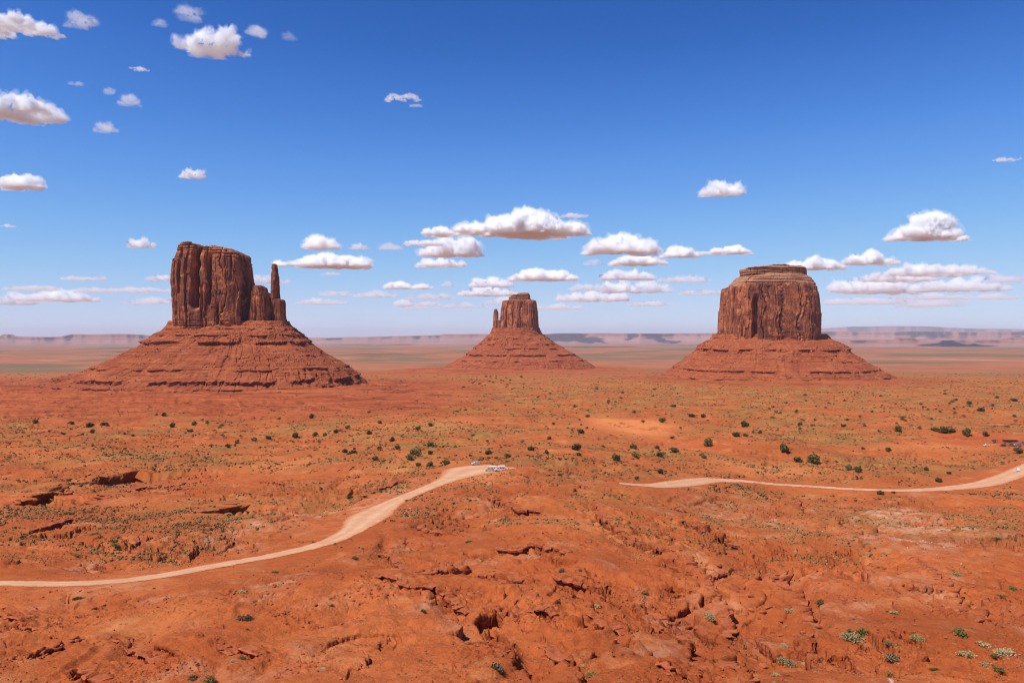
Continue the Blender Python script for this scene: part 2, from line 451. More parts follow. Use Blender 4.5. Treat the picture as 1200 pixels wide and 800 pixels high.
# ledges: pixel polylines of the photograph's clearest rock steps, height in metres, overhang, reach
LEDGES = [
    ([(8, 590), (30, 584), (48, 577), (62, 566), (72, 574), (86, 578)], 11.0, 1.0, 24),
    ([(68, 558), (82, 553), (98, 549)], 3.0, 0.6, 10),
    ([(104, 592), (118, 588), (134, 580)], 4.4, 1.6, 14),
    ([(232, 600), (252, 597), (280, 590)], 5.0, 1.6, 16),
    ([(0, 545), (30, 548), (60, 546)], 2.5, 0.6, 12),
    ([(300, 560), (322, 563), (342, 572)], 2.6, 0.7, 12),
    ([(82, 664), (112, 657), (143, 649), (160, 640), (177, 628)], 1.4, 0.7, 8),
    ([(195, 638), (215, 628)], 1.0, 0.7, 6), ([(208, 644), (230, 634)], 1.1, 0.7, 6),
    ([(30, 768), (62, 758), (78, 748), (100, 742)], 1.0, 0.6, 7),
    ([(78, 785), (98, 778), (115, 790)], 1.5, 0.8, 5),
    ([(0, 715), (20, 722), (45, 735)], 1.3, 0.6, 6),
    ([(120, 742), (150, 748), (165, 760), (185, 766)], 0.7, 0.5, 5),
    ([(250, 752), (280, 764), (310, 775)], 0.8, 0.5, 5),
    ([(567, 581), (588, 586), (606, 593), (643, 597)], 1.9, 0.5, 12),
    ([(490, 612), (510, 620), (530, 622)], 1.6, 0.6, 9),
    ([(580, 637), (602, 643), (630, 640), (650, 650), (671, 655)], 1.7, 0.6, 9),
    ([(483, 670), (505, 671), (520, 665), (540, 668), (553, 664)], 1.9, 0.6, 9),
    ([(553, 676), (580, 682), (605, 684), (620, 688)], 2.0, 0.6, 9),
    ([(650, 683), (675, 681), (700, 686), (718, 686)], 1.6, 0.6, 8),
    ([(437, 694), (460, 699), (475, 706), (508, 703), (525, 712), (556, 719)], 1.2, 0.7, 7),
    ([(443, 648), (460, 654), (472, 662)], 1.1, 0.6, 7),
    ([(580, 710), (600, 717), (630, 716), (655, 722)], 1.5, 0.6, 7),
    ([(550, 742), (566, 752), (576, 758), (592, 762)], 1.1, 1.0, 5),
    ([(688, 717), (706, 722), (720, 735), (733, 737)], 1.0, 0.6, 5),
    ([(638, 744), (650, 755), (662, 765)], 1.0, 0.6, 5),
    ([(703, 589), (706, 608), (722, 618), (738, 628), (765, 635), (790, 648), (803, 652)], 3.2, 0.8, 12),
    ([(800, 610), (815, 616), (840, 624), (858, 632), (872, 640)], 2.6, 1.0, 11),
    ([(800, 652), (812, 662), (826, 672), (838, 690), (850, 705), (863, 724)], 2.4, 0.8, 9),
    ([(885, 668), (902, 676), (915, 672), (922, 684), (935, 694), (941, 706), (951, 722)], 2.8, 0.9, 9),
    ([(928, 580), (938, 592), (948, 597), (962, 598), (982, 606), (1003, 612), (1025, 625), (1047, 634)], 3.0, 0.8, 13),
    ([(1108, 686), (1118, 700), (1130, 712), (1146, 722), (1160, 730)], 2.7, 1.0, 8),
    ([(1060, 655), (1085, 668), (1100, 680)], 1.5, 0.6, 7),
    ([(925, 740), (945, 748), (956, 742)], 1.5, 0.9, 5),
    ([(850, 756), (860, 774), (884, 786)], 1.7, 0.9, 5),
    ([(1178, 710), (1190, 716), (1210, 726)], 1.6, 0.8, 6),
    ([(820, 672), (842, 668), (850, 666)], 1.2, 0.7, 5),
    ([(775, 590), (800, 586), (830, 592)], 1.6, 0.5, 12),
    ([(760, 700), (785, 715), (800, 732)], 1.6, 0.8, 7),
    ([(770, 765), (800, 772), (820, 790)], 1.5, 0.8, 5),
    ([(30, 618), (60, 612), (85, 606)], 1.3, 0.6, 8),
    ([(150, 572), (190, 566), (240, 570)], 1.2, 0.4, 14),
    ([(-60, 483), (0, 483), (80, 481), (200, 479), (330, 480)], 4.5, 0.8, 50),
    ([(-60, 468), (0, 469), (120, 467), (260, 470), (400, 468)], 5.5, 0.9, 60),
    ([(380, 477), (480, 474), (590, 475)], 3.2, 0.6, 60),
    ([(-60, 461), (0, 460), (90, 459), (200, 461), (300, 460)], 4.5, 0.8, 50),
    ([(-60, 475), (40, 474), (150, 475), (240, 474)], 3.0, 0.8, 30),
    ([(560, 466), (640, 463), (720, 466)], 2.5, 0.5, 60),
    ([(0, 510), (90, 508), (200, 512), (300, 508)], 1.5, 0.3, 40),
    ([(480, 563), (440, 575), (405, 590)], 0.6, 0.2, 10),
]

CALM = [(*px_world(48, 584), 38.0), (*px_world(120, 590), 22.0), (*px_world(258, 596), 30.0)]

def height(x, y):
    """full land height; returns height and the q field used by the ledges"""
    b = base_h(x, y)
    rd = np.full(x.shape, 1e9)
    m = (y > 80) & (y < 1000)
    xs, ys = x[m], y[m]
    best = np.full(xs.shape, 1e9)
    for nm in ROADW:
        d, _, w, _ = poly_dist(xs, ys, ROADW[nm])
        best = np.minimum(best, d - w * 0.5)
    rd[m] = best
    free = sstep(0.0, 26.0, rd)
    for (cx_, cy_, cr_) in CALM:
        free = free * (1 - np.exp(-(((x - cx_) / cr_) ** 2 + ((y - cy_ + cr_ * 0.7) / (cr_ * 1.5)) ** 2) ** 2))
    ur = x / np.maximum(y, 3)
    b = b - 3.2 * np.exp(-((y - 400) / 60) ** 2) * sstep(0.10, 0.2, ur) * np.clip(rd / 30, 0, 1)
    near = sstep(20, 90, y)
    big = near * (1 - sstep(900, 2500, y))
    h = b.copy()
    h += free * big * (3.4 * pn2(x / 85, y / 85, 1) + 5.0 * pn2(x / 260, y / 260, 2) * sstep(250, 600, y))
    h += free * near * (1 - sstep(1200, 3000, y)) * 1.7 * pn2(x / 32 + 0.3 * pn2(x / 20, y / 20, 9), y / 32, 3)
    h += near * sstep(1500, 4000, y) * (6 * pn2(x / 900, y / 900, 5) + 10 * pn2(x / 3000, y / 3000, 6) * sstep(4000, 9000, y))
    h += free * near * (1 - sstep(700, 1500, y)) * 0.75 * pn2(x / 12, y / 12, 4)
    gm = free * near * (1 - sstep(420, 800, y))
    wx = x + 9 * pn2(x / 30, y / 30, 151); wy = y + 9 * pn2(x / 30, y / 30, 152)
    g1 = np.abs(pn2(wx / 46, wy / 70, 153)); g2 = np.abs(pn2(wx / 17, wy / 26, 154))
    gmod = sstep(-0.15, 0.3, pn2(x / 90, y / 90, 155))
    h -= gm * (1.9 * (1 - sstep(0.0, 0.16, g1)) * (0.4 + 0.6 * gmod) + 0.75 * (1 - sstep(0.0, 0.2, g2)) * gmod)
    return h, rd, free

# custom mounds (pixel, metres radius, height)
MOUNDS = [(272, 668, 9, 2.6), (425, 622, 14, 2.2), (460, 600, 10, 1.0), (690, 585, 25, 1.5), (640, 690, 24, 1.6),
          (740, 496, 70, 5.0), (1010, 640, 30, 3.0), (470, 690, 20, 2.2)]

# grid rows and columns
ROWY = np.r_[np.arange(800 + 60, 389.6, -0.42)]
def _row_D():
    # distance at which the mid land is seen on each row
    D = _DS
    yy = np.minimum.accumulate(HY - F * base_h(0 * D, D) / D)
    rows = []
    for v in ROWY:
        k = int(np.argmax(yy <= v))
        if yy[k] > v: break
        rows.append(D[k])
    return np.unique(np.array(rows))
RD = _row_D()
# even out jumps
out = [6.0, 12.0, 25.0, 45.0, 60.0, 72.0]
lastd = 80.0
gD = [d for d in RD if d > 84]
seq = [84.0]
for d in gD:
    while d - seq[-1] > max(0.35, 0.0022 * seq[-1] + 0.000007 * seq[-1] ** 2):
        seq.append(seq[-1] + max(0.30, 0.0018 * seq[-1] + 0.000006 * seq[-1] ** 2))
    if d - seq[-1] > 0.10: seq.append(d)
RD = np.array(out + seq + [60500, 90000, 150000])
uc = np.arange(-0.70, 0.7001, 0.00092)
ue = 0.70 + np.cumsum(np.linspace(0.001, 0.02, 34))
UC = np.r_[-ue[::-1], uc, ue]
print('terrain grid', len(RD), len(UC), 't', round(time.time() - T0, 1))
U, DD = np.meshgrid(UC, RD)
GX, GY = U * DD, DD.copy()
GZ, RDIST, FREE = height(GX, GY)
near = sstep(20, 90, GY)
for (a, b, r, hgt) in MOUNDS:
    wx, wy = px_world(a, b)
    d2 = ((GX - wx) ** 2 + (GY - wy) ** 2) / (r * r)
    GZ += hgt * np.exp(-d2) * np.clip(FREE * 1.5, 0, 1)

def grad(q):
    qu = np.gradient(q, UC, axis=1); qd = np.gradient(q, RD, axis=0)
    gx = qu / DD; gy = qd - U / DD * qu
    return gx, gy
SP = np.gradient(RD)[:, None] + 0 * U               # row spacing
OX = np.zeros_like(GX); OY = np.zeros_like(GX); ROCK = np.zeros_like(GX)

# bedding ledges: broken terraces wherever the beds crop out
def terraces(s, width_mask, tilt, seed, p0, over):
    global GZ, OX, OY, ROCK
    act = (GY > 90) & (GY < 1700)
    bl = BLK[0] if s > 1.5 else BLK[1]
    q = GZ + tilt[0] * GX + tilt[1] * GY + 0.30 * s * pn2(GX / 9, GY / 9, seed) + 0.10 * s * pn2(GX / 2.7, GY / 2.7, seed + 1) + 0.26 * s * bl
    gx, gy = grad(GZ + tilt[0] * GX + tilt[1] * GY)
    g = np.hypot(gx, gy) + 1e-4
    f = q / s; fl = np.floor(f); f = f - fl
    w = np.clip(g * SP * 1.6 / s, 0.03, 0.35)
    rise = sstep(1 - w, 1.0, f)
    p = np.clip(width_mask, 0, 1) * FREE * act * np.clip((g - 0.02) / 0.05, 0, 1)
    # ledge strength varies per bed
    hsh = _rnd(_hash(fl.astype(np.int64), np.zeros(1, np.int64), np.zeros(1, np.int64), seed))
    p = p * (0.35 + 0.65 * hsh)
    GZ = GZ + p * p0 * s * (rise - f + 0.5 * 0)
    lip = np.exp(-((f - (1 - w * 0.2)) / (w * 0.7)) ** 2) - np.exp(-((f - (1 - w)) / (w * 0.8)) ** 2) * 0.6
    k = np.clip(over * s * p * lip, -0.5, 0.9)
    OX -= gx / g * k; OY -= gy / g * k
    GZ -= 0.22 * s * p * np.exp(-((f - (1 - w * 1.15)) / (w * 0.5)) ** 2)
    ROCK = np.maximum(ROCK, p * np.exp(-((f - (1 - 0.7 * w)) / (w * 0.9)) ** 2))

_b = [worley2(GX / c_ + 0.4 * pn2(GX / c_, GY / c_, 161), GY / c_ + 0.4 * pn2(GX / c_, GY / c_, 162), sd_) for c_, sd_ in ((5.5, 163), (2.4, 164))]
BLK = [(b_[2] - 0.5) * sstep(0.0, 0.08, b_[1] - b_[0]) for b_ in _b]
del _b
mk = fbm2(GX / 60, GY / 60, 31, 3)
mk2 = fbm2(GX / 34, GY / 34, 35, 3)
side = np.where(U > 0.05, 1, 0) * sstep(0.05, 0.18, U)
terraces(3.2, sstep(0.02, 0.28, mk), (0.0, 0.02), 41, 0.95, 0.75)
terraces(1.2, sstep(0.10, 0.32, mk2) * (1 - sstep(350, 700, GY)), (0.05, 0.03), 51, 0.95, 0.8)
terraces(2.4, sstep(0.0, 0.22, fbm2(GX / 45 + 9, GY / 45, 37, 3)) * sstep(0.03, 0.15, U) * (1 - sstep(380, 560, GY)) * (1 - 0.8 * sstep(0.40, 0.5, U)), (0.24, 0.02), 61, 0.95, 0.85)

# the photograph's own ledges
LEDGE_FEET = []
for pts, hgt, over, reach in LEDGES:
    P = np.array([px_world(a, b) for a, b in pts])
    Pr = resample(P, max(2.0, reach / 4)) if len(P) > 1 else P
    Dm = P[:, 1].mean()
    if Dm < 700: LEDGE_FEET.append((Pr, hgt, reach))
    n = np.array([-(P[-1, 1] - P[0, 1]), P[-1, 0] - P[0, 0]]); n /= np.linalg.norm(n)
    sgn = 1.0
    if n[1] < 0: n = -n; sgn = -1.0
    lo = P.min(0) - reach * 3; hi = P.max(0) + reach * 3
    r0, r1 = np.searchsorted(RD, [max(lo[1], 84), hi[1]])
    u0 = min(lo[0] / max(hi[1], 1), lo[0] / max(lo[1], 60)); u1 = max(hi[0] / max(hi[1], 1), hi[0] / max(lo[1], 60))
    c0, c1 = np.searchsorted(UC, [u0, u1])
    if r1 - r0 < 3 or c1 - c0 < 3: continue
    S = (slice(r0, r1), slice(c0, c1))
    x, y = GX[S], GY[S]
    jx = x + reach * (0.16 * pn2(x / reach * 2.2, y / reach * 2.2, 77) + 0.05 * pn2(x / reach * 7, y / reach * 7, 78))
    jy = y + reach * (0.16 * pn2(x / reach * 2.2, y / reach * 2.2, 79) + 0.07 * pn2(x / reach * 7, y / reach * 7, 80))
    dist, par, _, sd = poly_dist(jx, jy, Pr)
    sd = sd * sgn
    tpar = par / (len(Pr) - 1)
    endt = sstep(0, 0.12, tpar) * (1 - sstep(0.88, 1.0, tpar))
    endt = np.where((tpar <= 0.001) | (tpar >= 0.999), 0, endt)
    sp = np.maximum(SP[S] * 1.3, 0.25)
    a = 1.45 * hgt * endt * np.clip(0.8 + 0.9 * pn2(x / reach * 4, y / reach * 4, 81), 0.15, 1.3) * (np.clip(FREE[S] * 2, 0, 1) if hgt < 4 else np.clip(RDIST[S] / 8, 0, 1))
    s_ = np.clip(sd / sp, -1, 1)
    prof = s_ * 0.5
    upf = 0.42 if hgt < 4 else 0.12
    nearr = 0.6 if hgt < 4 else 1.9
    amt = np.where(sd > 0, upf, 1 - upf) * 2 * a * prof * np.exp(-np.abs(sd) / (reach * np.where(sd > 0, 1.0, nearr)))
    amt -= 0.40 * a * np.exp(-((sd + sp * 1.1) / (sp * 0.9)) ** 2)
    GZ[S] += amt
    # overhang: the lip comes forward, the foot goes back
    k = a * over * 0.62 * np.exp(-((sd - sp * 0.9) / (sp * 1.2)) ** 2) - a * over * 0.30 * np.exp(-((sd + sp * 0.9) / (sp * 1.0)) ** 2)
    OX[S] -= n[0] * k; OY[S] -= n[1] * k
    ROCK[S] = np.maximum(ROCK[S], np.clip(endt * np.exp(-(sd / (sp * 1.6)) ** 2), 0, 1))

# broken rock texture, strongest near the ledges
rk = np.clip(sstep(-0.05, 0.35, fbm2(GX / 26, GY / 26, 91, 3)) + 0.7 * np.clip(ROCK, 0, 1), 0, 1) * FREE * (1 - sstep(320, 600, GY)) * near
f1, f2, idv = worley2(GX / 2.3, GY / 2.3, 92)
GZ += rk * 0.62 * (idv - 0.4) * sstep(0.02, 0.16, f2 - f1)
f1, f2, idv = worley2(GX / 0.9, GY / 0.9, 93)
GZ += rk * 0.26 * (idv - 0.4) * sstep(0.02, 0.2, f2 - f1) * (1 - sstep(140, 260, GY))
GZ += near * FREE * (0.16 * pn2(GX / 3.1, GY / 3.1, 95) + 0.07 * pn2(GX / 1.1, GY / 1.1, 96)) * (1 - sstep(500, 1200, GY))
def blur(a_):
    a_ = a_.copy(); a_[:, 1:-1] = 0.25 * a_[:, :-2] + 0.5 * a_[:, 1:-1] + 0.25 * a_[:, 2:]
    return a_
for _ in range(3): OX, OY = blur(OX), blur(OY)
# low aprons: the plain rises gently to meet each butte
for (bx_, by_, rx_, ry_, hh_, xo_) in ((902, 2050, 268, 262, 10.0, 0), (258, 1600, 300, 245, 10.0, 0), (606, 3040, 285, 270, 12.0, 0)):
    wx_ = (bx_ - CX) * by_ / F
    e_ = np.hypot((GX - wx_) / rx_, (GY - by_) / ry_) + 0.06 * pn2(GX / 70, GY / 70, 171) + 0.03 * pn2(GX / 18, GY / 18, 172)
    GZ += hh_ * (1 + 0.35 * pn2(GX / 45, GY / 45, 173)) * np.exp(-np.maximum(e_ - 0.92, 0) / 0.26)
GX2, GY2 = GX + OX, GY + OY
print('terrain height done', round(time.time() - T0, 1))

# zones: green scrub, pale crust, rock
gr = fbm2(GX / 130, GY / 130, 101, 4)
dg = np.interp(GY, [0, 230, 330, 450, 700, 1000, 1700, 2600], [0.0, 0.05, 0.35, 0.45, 0.75, 0.85, 1.0, 0.9])
grass = np.clip(dg * (0.55 + 1.1 * gr + 0.35), 0, 1) * np.clip(RDIST / 14, 0, 1)
band = np.exp(-((DD - 1750) / 450) ** 2) * sstep(0.02, 0.25, U) + 0.7 * np.exp(-((DD - 1900) / 700) ** 2) * (1 - sstep(0.05, 0.3, np.abs(U)))
grass = np.clip(grass + 0.9 * band, 0, 1)
pale = np.clip(fbm2(GX / 22 + 5, GY / 22, 111, 4) * 1.5 - 0.35, 0, 1) * (1 - sstep(300, 700, GY)) * 0.5
def patch(px, py, rx, ry, amt, arr):
    wx, wy = px_world(px, py)
    x0, _ = px_world(px + rx, py)
    _, y1 = px_world(px, py - ry)
    d = ((GX - wx) / abs(x0 - wx)) ** 2 + ((GY - wy) / abs(y1 - wy)) ** 2
    arr += amt * np.exp(-d * 1.2)
for a in ((1075, 612, 60, 14, 1.2), (1060, 640, 50, 9, 1.4), (1050, 600, 30, 8, 0.8), (1055, 590, 20, 4, 0.8), (1060, 682, 50, 6, 0.7), (840, 700, 30, 12, 0.6), (830, 660, 20, 10, 0.5),
          (300, 620, 40, 10, 0.5), (370, 600, 35, 8, 0.6), (250, 632, 22, 8, 0.6), (840, 590, 25, 8, 0.6), (320, 695, 25, 7, 0.4), (100, 562, 20, 3, 0.8), (440, 590, 30, 12, 0.6), (950, 680, 30, 8, 0.4), (920, 610, 40, 15, 0.5)):
    patch(*a, pale)
for a in ((735, 497, 45, 11, -1.3), (560, 555, 60, 8, -0.8), (1120, 510, 50, 8, -0.7)):
    patch(*a, grass)
grass = grass * (1 - 0.85 * sstep(980, 1100, GY) * (1 - sstep(-0.12, 0.0, U)) * (1 - sstep(1700, 1900, GY)))
grass = np.clip(grass, 0, 1); pale = np.clip(pale, 0, 1)
org_e = ((604 - CX) * 3040 / F, 3040)
farz = sstep(1900, 3600, GY + 500 * pn2(GX / 700, GY / 700, 121)) * 1.0

V = np.stack([GX2, GY2, GZ], -1).reshape(-1, 3)
Q = grid_quads(len(RD), len(UC))
me = np_mesh('ground', V, Q, smooth=True, mat=M['ground'])
add_attr(me, 'zone', np.stack([grass, pale, np.clip(ROCK, 0, 1), np.ones_like(grass)], -1).reshape(-1, 4))
add_attr(me, 'far', farz.ravel(), 'FLOAT')
shale = np.clip(sstep(850, 1080, GY + 60 * pn2(GX / 120, GY / 120, 141)) * (1 - sstep(-0.12, 0.02, U + 0.05 * pn2(GX / 150, GY / 150, 142))) * (1 - sstep(1900, 2300, GY)), 0, 1)
shale = np.maximum(shale, np.exp(-((GX - org_e[0]) / 700) ** 2 - ((GY - 2700) / 380) ** 2))
for (bx_, by_, rx_, ry_) in ((902, 2050, 330, 330), (268, 1600, 360, 340), (604, 3040, 400, 400)):
    wx_ = (bx_ - CX) * by_ / F
    e_ = np.hypot((GX - wx_) / rx_, (GY - by_) / ry_) + 0.22 * pn2(GX / 60, GY / 60, 143) + 0.10 * pn2(GX / 15, GY / 15, 144)
    shale = np.maximum(shale, 1 - sstep(0.85, 1.6, e_))
add_attr(me, 'shale', shale.ravel(), 'FLOAT')
sand = np.zeros_like(GX)
for a in ((737, 497, 42, 9, 1.6), (900, 548, 70, 10, 0.8), (1080, 520, 50, 6, 0.6), (200, 725, 50, 22, 0.5), (845, 690, 16, 10, 0.9), (690, 610, 40, 12, 0.4), (330, 545, 60, 8, 0.5), (560, 556, 50, 8, 0.9), (1050, 700, 60, 8, 0.4), (820, 655, 14, 8, 0.8), (770, 640, 30, 8, 0.5), (500, 500, 80, 8, 0.5), (880, 765, 20, 14, 0.5), (475, 545, 40, 8, 0.5)):
    patch(*a, sand)
add_attr(me, 'sand', np.clip(sand, 0, 1).ravel(), 'FLOAT')
ground = link(bpy.data.objects.new('ground', me)); tag(ground, kind='structure')

# roads: strips of the same land, a few centimetres proud of it
def add_road(nm, name, margin=0.0):
    P = ROADW[nm]
    lo = P[:, :2].min(0) - 25; hi = P[:, :2].max(0) + 25
    r0, r1 = np.searchsorted(RD, [max(lo[1], 84), hi[1]])
    S = (slice(r0, r1), slice(0, len(UC)))
    x, y = GX[S], GY[S]
    d, par, w, sd = poly_dist(x, y, P)
    wob = 0.9 * pn2(x / 6, y / 6, 131) + 0.5 * pn2(x / 2, y / 2, 132)
    if nm == 'road_b':
        w = w * (0.9 + 0 * x)
    ins = (d + wob < w * 0.5)
    idx = np.arange(x.size).reshape(x.shape)
    q = grid_quads(*x.shape)
    inf = ins.ravel()
    qs = q[inf[q].sum(1) >= 3]
    used, inv = np.unique(qs, return_inverse=True)
    vv = np.stack([GX2[S], GY2[S], GZ[S] + 0.05 + 0.0001 * y], -1).reshape(-1, 3)[used]
    me = np_mesh(name, vv, inv.reshape(-1, 4), smooth=True, mat=M['road'])
    add_attr(me, 'across', (np.clip(sd / np.maximum(w, 1) + 0.5, 0, 1)).ravel()[used], 'FLOAT')
    o = link(bpy.data.objects.new(name, me)); tag(o, kind='structure')
add_road('road_a', 'dirt_road')
add_road('road_b', 'dirt_road')

# rim the viewer stands on, behind and below the camera
def rim():
    rs = np.random.RandomState(5)
    nx = 121
    xs = np.linspace(-500, 500, nx)
    rows = [(2.2, -1.7), (2.6, -9), (3.2, -20), (4.5, -38), (9, -52)]
    rows = [(-420.0, -1.2), (-60, -1.5), (0.8, -1.62)] + rows
    v = [[(x + 0.0, yy + (0.4 * math.sin(x * 0.7) if yy > 0 and abs(x) > 8 else 0) - (0 if abs(x) < 8 else 0.004 * abs(x)), zz) for x in xs] for yy, zz in rows]
    V = np.array(v).reshape(-1, 3)
    me = np_mesh('rim_rock', V, grid_quads(len(rows), nx), smooth=False, mat=M['ground'])
    add_attr(me, 'zone', np.tile([0.1, 0.1, 0.4, 1.0], (len(V), 1)))
    add_attr(me, 'far', np.zeros(len(V)), 'FLOAT'); add_attr(me, 'shale', np.zeros(len(V)), 'FLOAT'); add_attr(me, 'sand', np.zeros(len(V)), 'FLOAT')
    o = link(bpy.data.objects.new('terrain', me)); tag(o, kind='structure')
rim()
print('roads done', round(time.time() - T0, 1))

# lookup: the visible land point under a photograph pixel
GPY = HY - F * GZ / DD
GPYM = np.minimum.accumulate(GPY[6:], axis=0)
def land(px, py):
    """visible land point; returns x, y, z"""
    u = (px - CX) / F
    c = int(np.clip(np.searchsorted(UC, u), 1, len(UC) - 1))
    col = GPYM[:, c]
    k = int(np.argmax(col <= py)) + 6
    return float(u * RD[k]), float(RD[k]), float(GZ[k, c])
def land_z(x, y):
    u = x / y
    c = np.clip(np.searchsorted(UC, u), 1, len(UC) - 1); r = np.clip(np.searchsorted(RD, y), 1, len(RD) - 1)
    fu = np.clip((u - UC[c - 1]) / (UC[c] - UC[c - 1]), 0, 1); fr = np.clip((y - RD[r - 1]) / (RD[r] - RD[r - 1]), 0, 1)
    return (GZ[r - 1, c - 1] * (1 - fu) + GZ[r - 1, c] * fu) * (1 - fr) + (GZ[r, c - 1] * (1 - fu) + GZ[r, c] * fu) * fr

# ------------------------------------------------------------------ buttes
def cliff(name, parent, mat, Dc, left, right, top, ybase, depth, nth=1100, nz=300, cracks=(), seed=1, amp=1.0, e=0.62, capfrac=0.0, dip=25, yoff=0.0, cell=27.0, org=None, corner=None):
    """left/right: [(y_px, x_px)] silhouette; top: [(x_px, y_px)] skyline; everything measured at distance Dc"""
    ox, oy, oz = org
    sc_ = Dc / F
    Df = Dc - 0.55 * depth + yoff
    left = np.array(left, float); right = np.array(right, float); top = np.array(top, float)
    th = np.linspace(0, 2 * np.pi, nth, endpoint=False)
    c, s = np.cos(th), np.sin(th)
    sx = np.sign(c) * np.abs(c) ** e; sy = np.sign(s) * np.abs(s) ** e
    ymid = 0.5 * (top[:, 1].min() + ybase)
    xl = np.interp(ymid, left[:, 0], left[:, 1]); xr = np.interp(ymid, right[:, 0], right[:, 1])
    xn = 0.5 * (xl + xr) + 0.5 * (xr - xl) * sx
    ytop = np.interp(xn, top[:, 0], top[:, 1])
    ytop = ytop + (0.45 * np.sign(pn2(xn / 5.0, sy * 2.0, seed + 70)) + 0.5 * pn2(xn / 2.0, sy * 3.0, seed + 71)) * min(1.0, amp) * 1600.0 / Dc
    t = np.linspace(0, 1, nz)[:, None]
    ypx = ybase + (ytop[None] - ybase) * t
    XL = np.interp(ypx, left[:, 0], left[:, 1]); XR = np.interp(ypx, right[:, 0], right[:, 1])
    corner = corner if corner is not None else (0.5 if e < 0.7 and depth > 40 else 0.12)
    mc = 0.5 * (XL.mean() + XR.mean()) - CX
    kk = float(np.clip(mc / 60, -1, 1))                 # which corners make the outline: near ones on the outer side, far ones on the inner
    sL = (Dc + yoff + depth * corner * kk - 0.1 * depth * (1 - abs(kk))) / F; sR = (Dc + yoff - depth * corner * kk - 0.1 * depth * (1 - abs(kk))) / F
    inset = 0.9 * amp
    mL = (XL - CX) * sL + inset; mR = (XR - CX) * sR - inset
    half = 0.5 * (mR - mL)
    X = 0.5 * (mL + mR) + half * sx[None]
    sF = (Dc + yoff - depth * 0.9) / F
    b = depth * (half / half[0].mean()) ** 0.6
    Y = Dc + yoff + b * sy[None]
    Z = (HY - ypx) * Df / F
    # lower the base where it is buried
    Z = Z - (1 - t) ** 3 * dip
    nx = sx[None] / np.maximum(half, 1) * depth * 0.6 + 0 * Y; ny = sy[None] + 0 * Y
    ln = np.hypot(nx, ny) + 1e-6; nx /= ln; ny /= ln
    dx = np.diff(np.r_[X[nz // 2], X[nz // 2, 0]]); dy = np.diff(np.r_[Y[nz // 2], Y[nz // 2, 0]])
    arc = np.r_[0, np.cumsum(np.hypot(dx, dy))]; per = arc[-1]; arc = arc[:-1][None] + 0 * X
    nA = max(4, round(per / cell)); cA = per / nA
    uneven = 0.55 * pn2(arc / (cell * 2.3), 0 * Z, seed + 50) + 0.35 * pn2(arc / (cell * 0.9), 0 * Z, seed + 51)
    lean = uneven + 0.22 * pn2(Z / 55, arc / 80, seed + 1) + 0.05 * pn2(Z / 9, arc / 12, seed + 2)
    f1, f2, idA = worley2(arc / cA + lean, 0 * Z + 0.5 + Z / (cell * 60), seed + 10, per=nA)
    eA = 1 - sstep(0.0, 0.10, f2 - f1)
    nB = max(8, round(per / (cell * 0.42))); cB = per / nB
    g1, g2, idB = worley2(arc / cB + lean * 2.0, 0 * Z + 0.5 + Z / (cell * 9), seed + 20, per=nB)
    eB = (1 - sstep(0.0, 0.14, g2 - g1)) * sstep(-0.12, 0.22, pn2(arc / 55, Z / 70, seed + 52))
    zrel = (Z - Z.min()) / (Z.max() - Z.min())
    kA = (idA * 9973).astype(np.int64); kB = (idB * 99991).astype(np.int64); z0_ = np.zeros(1, np.int64)
    # slabs: the lower part of many columns stands proud of a scar higher up; joints break the columns
    brkA = _rnd(_hash(kA, z0_, z0_, seed + 31)); slab = (zrel < 0.25 + 0.75 * brkA + 0.03 * pn2(arc / 4, Z / 6, seed)) * 1.0
    hB = 0.10 + 0.22 * _rnd(_hash(kB, z0_, z0_, seed + 32))
    lev = np.floor(zrel / hB + _rnd(_hash(kB, z0_, z0_, seed + 33)) + 0.08 * pn2(arc / 3, Z / 9, seed + 3)).astype(np.int64)
    rB = _rnd(_hash(kB, lev, z0_, seed + 34))
    brkB = _rnd(_hash(kB, z0_, z0_, seed + 36)); slabB = (zrel < brkB) * (_rnd(_hash(kB, z0_, z0_, seed + 37)) > 0.5)
    disp = amp * (7.0 * (idA - 0.5) - 6.5 * eA * (0.4 + 0.6 * brkA) + 3.2 * slab + 2.4 * (idB - 0.5) - 1.8 * eB * (rB > 0.25) + 1.5 * (rB - 0.5) + 1.8 * slabB)
    disp += amp * (3.0 * pn3(X / 40, Y / 40, Z / 150, seed + 5) + 0.8 * pn3(X / 10, Y / 10, Z / 30, seed + 6) + 0.55 * pn3(X / 3, Y / 3, Z / 5, seed + 7))
    hol = pn3(X / 7, Y / 7, Z / 6, seed + 9)
    disp -= amp * 2.6 * sstep(0.52, 0.62, hol)
    # bedded foot and bedded rim
    low = 1 - sstep(0.06, 0.20, t); high = sstep(1 - capfrac - 0.05, 1 - capfrac + 0.02, t) if capfrac > 0 else 0 * t
    band = pn2(Z / 3.4 + 0.3 * pn2(arc / 25, Z / 9, seed), arc / 160, seed + 8)
    disp = disp * (1 - 0.55 * low) * (1 - 0.5 * high) + (low * 1.6 + high * 2.0) * np.sign(band) * np.abs(band) ** 0.5
    disp += low * 1.5
    for (cxp, wp, dp, y0, y1) in cracks:
        xc = (cxp - CX) * sF + wp * 0.35 * sc_ * pn2(Z / 25, Z * 0, seed + int(cxp))
        w = wp * sc_ * 0.5
        win = sstep(y0 - 4, y0 + 6, ypx) * (1 - sstep(y1 - 6, y1 + 3, ypx))
        disp -= dp * np.exp(-((X - xc) / w) ** 4) * win * (sy[None] < -0.15)
    edge = np.abs(sx)[None]
    disp = disp * (1 - 0.45 * edge ** 6)
    roundtop = sstep(0.95, 1.0, t) ** 2 * 1.5 * amp * min(1.0, depth / 60)
    X = X + nx * (disp - roundtop); Y = Y + ny * (disp - roundtop)
    # close the top
    tops = []
